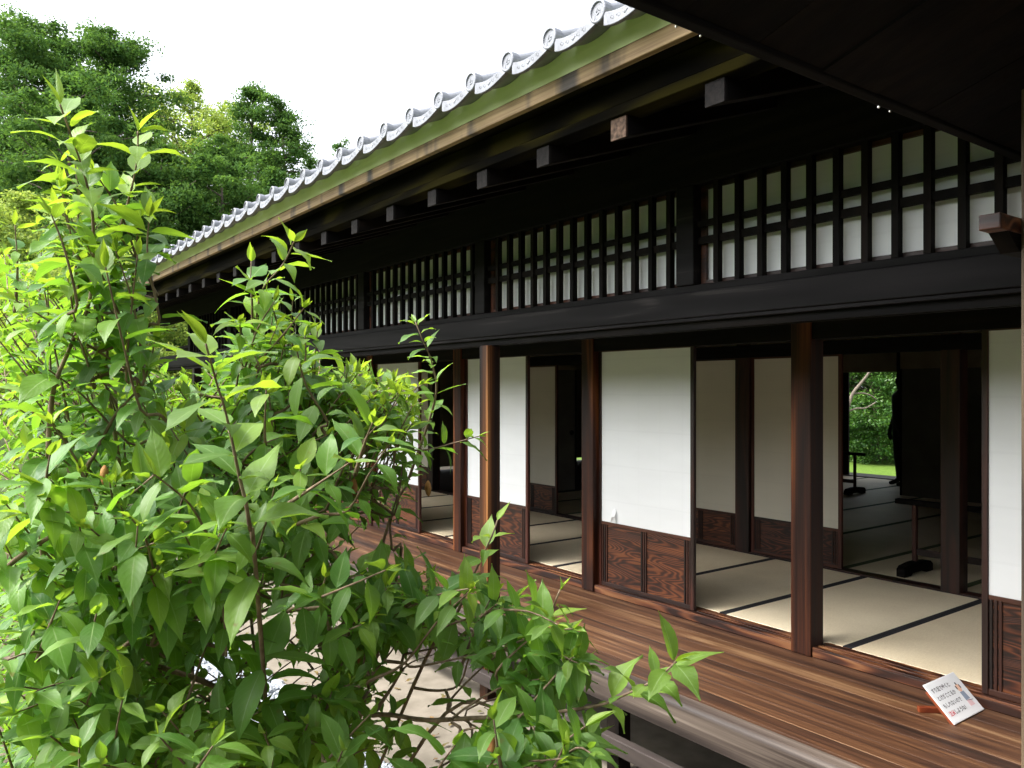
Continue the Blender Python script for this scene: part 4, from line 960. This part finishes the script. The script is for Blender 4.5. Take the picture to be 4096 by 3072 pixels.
# ------------------------------------------------------------------ trees
M['farleaf'] = leaf_mat('dark_green_tree_leaf', (.045, .105, .028), (.085, .165, .036), (.075, .17, .024), (.15, .26, .035), trans=.38, rough=.8, veins=False, spec=.08)
M['paleleaf'] = leaf_mat('yellow_green_tree_leaf', (.17, .26, .06), (.32, .38, .11), (.26, .40, .04), (.46, .52, .08), trans=.38, rough=.8, veins=False, spec=.1)
M['trunk'] = plain('grey_tree_bark', (.07, .055, .045), (.17, .14, .11), scale=12, rough=.9, bump=.6, stretch=(1, 1, .25), dist=.03)
def tree_mesh(seed, H, Rad, kind, nclu, per, ls, leafm):
    """returns (trunk B, crown mesh data) in local coordinates"""
    r = random.Random(seed); nr = np.random.default_rng(seed); per = int(per * 1.6); ls *= .74
    T = B(); lean = Vector((r.uniform(-.05, .05), r.uniform(-.05, .05), 0)) * H
    tp_ = [Vector((0, 0, 0)) + lean * (t ** 1.5) + Vector((math.sin(t * 7 + seed) * .12, math.cos(t * 5 + seed) * .12, H * t)) for t in [i / 10 for i in range(11)]]
    T.tube(tp_, [H * .017 * (1 - .92 * i / 10) for i in range(11)], n=8)
    clus = []
    nl = int(nclu / 6)
    for i in range(nl):
        t = (i + r.random()) / nl
        if kind == 'conifer': z0 = .22 + .77 * t; rad = Rad * (1.04 - z0) ** .5 * 1.15 * r.uniform(.55, 1.15)
        elif kind == 'low': z0 = .06 + .88 * t; rad = Rad * math.sqrt(max(.08, 1 - ((z0 - .45) / .58) ** 2)) * r.uniform(.6, 1.05)
        elif kind == 'open': z0 = .35 + .64 * t; rad = Rad * math.sin(math.pi * min(1, (1.02 - z0) * 1.15)) ** .6 * r.uniform(.5, 1.1)
        else: z0 = .25 + .70 * t; rad = Rad * math.sqrt(max(.05, 1 - ((z0 - .55) / .47) ** 2)) * r.uniform(.75, 1.05)
        az = i * 2.399 + r.uniform(-.4, .4); rise = {'conifer': .12, 'open': .4, 'round': .5, 'low': .3}[kind] * rad
        k = min(9, int(z0 * 10)); p0 = tp_[k].lerp(tp_[k + 1], z0 * 10 - k) - Vector((0, 0, rise * .7))
        p1 = Vector((p0.x + math.cos(az) * rad, p0.y + math.sin(az) * rad, z0 * H + r.uniform(-.02, .03) * H))
        mid = p0.lerp(p1, .5) + Vector((0, 0, .05 * rad))
        T.tube([p0, mid, p1], [H * .0035, H * .0024, H * .001], n=5, cap=False)
        for j in range(6):
            f = 1 - .7 * (j / 6) ** 1.1
            c = p0.lerp(p1, f) + Vector((r.gauss(0, .2), r.gauss(0, .2), r.gauss(0, .14))) * rad * 1.1 + Vector((0, 0, .04 * rad))
            clus.append((c, (.40 if kind != 'conifer' else .42) * r.uniform(.5, 1.4) * (Rad / 2.6) ** .6, r.random()))
    top = tp_[-1]; 
    for j in range(6): clus.append((top + Vector((r.gauss(0, .15), r.gauss(0, .15), -.1 * j * H / 12)), .28 * r.uniform(.7, 1.2), r.random()))
    C = np.array([tuple(c[0]) for c in clus]); Sg = np.array([c[1] for c in clus]); Tn = np.array([c[2] for c in clus]); n = len(C) * per
    ci = np.repeat(np.arange(len(C)), per)
    g = nr.normal(size=(n, 3)); g /= np.linalg.norm(g, axis=1, keepdims=True); g *= nr.random((n, 1)) ** .65 * 1.12
    pos = C[ci] + g * Sg[ci][:, None] * np.array([1.25, 1.25, .62])
    nrm = nr.normal(size=(n, 3)) * .8 + np.array([0, 0, .9]) + g * .5; nrm /= np.linalg.norm(nrm, axis=1, keepdims=True)
    a = np.cross(nrm, nr.normal(size=(n, 3))); a /= np.linalg.norm(a, axis=1, keepdims=True); b_ = np.cross(nrm, a)
    L_ = (ls * nr.uniform(.6, 1.35, n))[:, None]; Wd_ = L_ * nr.uniform(.35, .6, (n, 1))
    v = np.stack([pos - a * L_ * .5, pos + b_ * Wd_ * .5 - nrm * L_ * .06, pos + a * L_ * .5 - nrm * L_ * .12, pos - b_ * Wd_ * .5 - nrm * L_ * .06], 1)
    f = np.arange(n * 4).reshape(n, 4)
    yo = np.clip(g[:, 2] * .25 + .35 + nr.normal(size=n) * .2, 0, 1); to = np.clip(Tn[ci] * .7 + nr.random(n) * .3, 0, 1)
    return T, v.reshape(-1, 3), f, {'young': np.repeat(yo, 4), 'tone': np.repeat(to, 4)}, leafm
def make_tree(name, loc, args, label, group='trees on the slope behind the house', scale=1, rot=0):
    T, v, f, at, lm = tree_mesh(*args)
    root = empty(name, (0, 0, 0)); tag(root, label, 'tree', group)
    T.build('trunk', M['trunk'], root, smooth=True); npmesh('crown', v, f, lm, root, at, smooth=False)
    root.location = loc; root.rotation_euler = (0, 0, rot); root.scale = (scale,) * 3
    return root
def dir_at(px, D):
    s, c = math.sin(YAW), math.cos(YAW); a = (px - 2048) / F; return ((s + a * c) * D, (c - a * s) * D)
HILL = lambda x, y: max(0., (y - 16) * .16) * (1 / (1 + math.exp((x - 4) / 3)))
def place(px, ytop, D, name, kind, Rad, nclu, per, ls, lm, label, seed):
    x, y = dir_at(px, D); gz = HILL(x, y); top = CZ + (1560 - ytop) / F * D; H = top - gz
    return make_tree(name, (x, y, gz - .1), (seed, H, Rad, kind, nclu, per, ls, lm), label)
FL, PL = M['farleaf'], M['paleleaf']
place(150, 60, 27, 'conifer_tree', 'conifer', 3.7, 420, 120, .16, FL, 'tallest dark conifer at the top left corner', 1)
place(-260, 30, 30, 'conifer_tree', 'conifer', 3.2, 260, 100, .18, FL, 'dark conifer cut by the left edge of the picture', 2)
place(490, 120, 29, 'conifer_tree', 'conifer', 3.2, 420, 120, .16, FL, 'second tall conifer with ragged open top right of the tallest one', 3)
place(300, 330, 24, 'broadleaf_tree', 'round', 2.6, 240, 120, .17, FL, 'dense green tree standing between the two tall conifers', 4)
place(770, 320, 35, 'broadleaf_tree', 'low', 4.0, 520, 120, .20, PL, 'pale yellow green round-topped tree behind the conifers', 5)
place(620, 560, 24, 'broadleaf_tree', 'round', 2.3, 260, 120, .16, FL, 'dense mid green tree below the second tall conifer', 6)
place(1010, 345, 31, 'conifer_tree', 'conifer', 1.7, 230, 90, .15, FL, 'slender conifer with sky showing through round its bare trunk', 7)
place(1175, 400, 30, 'broadleaf_tree', 'conifer', 2.2, 330, 100, .15, FL, 'upright tree with brownish top next to the roof line', 8)
place(880, 560, 25, 'broadleaf_tree', 'round', 2.0, 240, 120, .15, FL, 'bushy tree filling the gap left of the slender conifer', 9)
place(1100, 680, 27, 'broadleaf_tree', 'round', 1.9, 220, 120, .15, FL, 'low bushy tree touching the tiles under the upright tree', 10)
place(1375, 560, 40, 'broadleaf_tree', 'open', .9, 60, 60, .15, FL, 'small distant treetop peeping just above the tiles', 11)
place(80, 760, 20, 'broadleaf_tree', 'round', 2.0, 220, 120, .13, PL, 'light green low tree at the left edge behind the shrub', 12)
place(420, 820, 22, 'broadleaf_tree', 'round', 2.2, 240, 120, .14, FL, 'dark low tree behind the upper sprigs of the shrub', 13)
place(760, 820, 24, 'broadleaf_tree', 'round', 2.2, 220, 120, .14, FL, 'dark low tree just left of the far end of the eaves', 14)
place(-150, 600, 24, 'broadleaf_tree', 'round', 2.8, 220, 110, .16, FL, 'dense tree at the left edge under the tall conifers', 15)
place(590, 1010, 19, 'broadleaf_tree', 'round', 1.7, 200, 110, .12, PL, 'yellow green low tree beyond the far end of the eaves', 16)
place(180, 1050, 16, 'broadleaf_tree', 'round', 1.8, 200, 120, .11, PL, 'bright low tree directly behind the left part of the shrub', 17)
place(330, 190, 33, 'conifer_tree', 'conifer', 3.2, 330, 110, .18, FL, 'dark conifer behind the gap of the two tallest ones', 31)
place(560, 600, 31, 'conifer_tree', 'conifer', 3.0, 330, 110, .18, FL, 'conifer left of the pale round-topped tree', 32)
place(930, 560, 33, 'broadleaf_tree', 'low', 3.2, 330, 120, .18, FL, 'dark bushy tree between the pale round-topped tree and the slender conifer', 33)
place(1240, 620, 33, 'broadleaf_tree', 'low', 1.8, 200, 110, .15, FL, 'low bushy tree just above the tiles under the upright tree', 34)
place(60, 560, 28, 'broadleaf_tree', 'low', 3.0, 300, 120, .17, FL, 'wide dark tree under the tallest conifer at the left', 35)
# slope under the trees
b = B(); n_ = 24
hv = []
for i in range(n_ + 1):
    for j in range(n_ + 1):
        x = -50 + 66 * i / n_; y = 15.5 + 50 * j / n_; b.v.append((x, y, HILL(x, y) - .02 + .15 * math.sin(x * 1.3 + y) * min(1, (y - 15.5) / 4)))
for i in range(n_):
    for j in range(n_): k = i * (n_ + 1) + j; b.f.append((k, k + n_ + 1, k + n_ + 2, k + 1)); b.r.append(0); b.mi.append(0)
M['hill'] = plain('undergrowth_slope', (.03, .05, .015), (.08, .11, .03), scale=3, rough=.95)
tag(b.build('slope', M['hill'], None, smooth=True), kind='structure')
# garden behind the house: trees seen through the doorways
def garden(x, y, seed, H, Rad, label, lm, ls=.12, nclu=330, per=130, kind='low'):
    return make_tree('garden_tree', (x, y, 0), (seed, H, Rad, kind, nclu, per, ls, lm), label, 'garden trees beyond the far doorways')
M['gleaf'] = leaf_mat('fresh_garden_leaf', (.035, .095, .02), (.09, .19, .025), (.06, .17, .015), (.15, .28, .03), trans=.35, rough=.4, veins=False)
def see(px, D): s, c = math.sin(YAW), math.cos(YAW); a = (px - 2048) / F; return ((s + a * c) * D, (c - a * s) * D)
gx1, gy1 = see(3500, 23.6); gt = garden(gx1, gy1, 21, 4.8, 2.3, 'fresh green garden tree with arching grey branches seen through the far doorway', M['gleaf'])
gx1, gy1 = see(3380, 25.5); garden(gx1, gy1, 22, 5.5, 2.6, 'taller dark tree behind the arching one beyond the doorway', M['farleaf'])
gx1, gy1 = see(3660, 25.5); garden(gx1, gy1, 23, 5.5, 2.8, 'dark tree to the right beyond the far doorway', M['farleaf'])
gx1, gy1 = see(1200, 21); garden(gx1, gy1, 24, 5, 2.4, 'dark green tree glimpsed through the open end of the house', M['farleaf'])
gx1, gy1 = see(1000, 24); garden(gx1, gy1, 25, 5, 2.4, 'mid green tree beyond the open end of the house', M['gleaf'])

# unseen wood on the open side, added to block low sky from the house
def wood_mass(name, pts, lm, seed, label):
    nr = np.random.default_rng(seed); V = []; k = 0
    for (x, y, h, rad, n) in pts:
        g = nr.normal(size=(n, 3)); g /= np.linalg.norm(g, axis=1, keepdims=True); g *= .75 + .3 * nr.random((n, 1))
        pos = g * np.array([rad, rad, h * .5]) + np.array([x, y, h * .5]); nrm = g + nr.normal(size=(n, 3)) * .6
        nrm /= np.linalg.norm(nrm, axis=1, keepdims=True); a = np.cross(nrm, nr.normal(size=(n, 3))); a /= np.linalg.norm(a, axis=1, keepdims=True); b_ = np.cross(nrm, a)
        L_ = nr.uniform(.12, .26, (n, 1)); V.append(np.stack([pos - a * L_, pos + b_ * L_ * .6, pos + a * L_, pos - b_ * L_ * .6], 1).reshape(-1, 3))
    V = np.concatenate(V); f = np.arange(len(V)).reshape(-1, 4)
    o = npmesh(name, V, f, lm, None, {'young': nr.random(len(f)).repeat(4), 'tone': nr.random(len(f)).repeat(4)}, smooth=False); tag(o, label, 'wood', kind='stuff')
rw = random.Random(5); pw = []
for i in range(26): pw.append((-11 + rw.uniform(-2, 1.5), -14 + i * 1.7, rw.uniform(4.2, 6.0), rw.uniform(1.6, 2.2), 2600))
wood_mass('sky_blocking_wood', pw, M['farleaf'], 9, 'dense unseen wood added to block low sky on the open side of the garden')

for pl_, r_ in (([(3389, 1640), (3400, 1600), (3416, 1566), (3453, 1521), (3484, 1480)], .055), ([(3380, 1650), (3425, 1634), (3462, 1632), (3502, 1610)], .03), ([(3412, 1575), (3453, 1573), (3485, 1583), (3507, 1600)], .024)):
    pp_ = spline([at_full(a_, b_, 21.0) for a_, b_ in pl_], 4); t = B(); t.tube(pp_, [r_ * (1 - .5 * i / len(pp_)) for i in range(len(pp_))], n=7)
    t.build('limb', M['trunk'], gt, smooth=True)

# fallen leaves on the path and soil
FL_ = Leaves(); rf = random.Random(21)
for i in range(420):
    x, y = rf.uniform(.2, 2.95), rf.uniform(1.2, 8.5); a_ = rf.uniform(0, 6.28); l = rf.uniform(.03, .075)
    FL_.add((x, y, .016 + rf.uniform(.002, .012)), (math.cos(a_), math.sin(a_), .08), (rf.uniform(-.2, .2), rf.uniform(-.2, .2), 1), l, l * .42, rf.uniform(-.6, .8), rf.uniform(-.2, .5), rf.random(), rf.random(), 1)
M['dryleaf'] = leaf_mat('fallen_brown_leaf', (.12, .07, .03), (.20, .13, .05), (.12, .07, .02), (.2, .13, .03), trans=.15, rough=.8, spec=.1)
fo_ = FL_.build('fallen_leaves', M['dryleaf'], None); tag(fo_, 'brown fallen leaves scattered on the path and soil', 'leaves', kind='stuff')
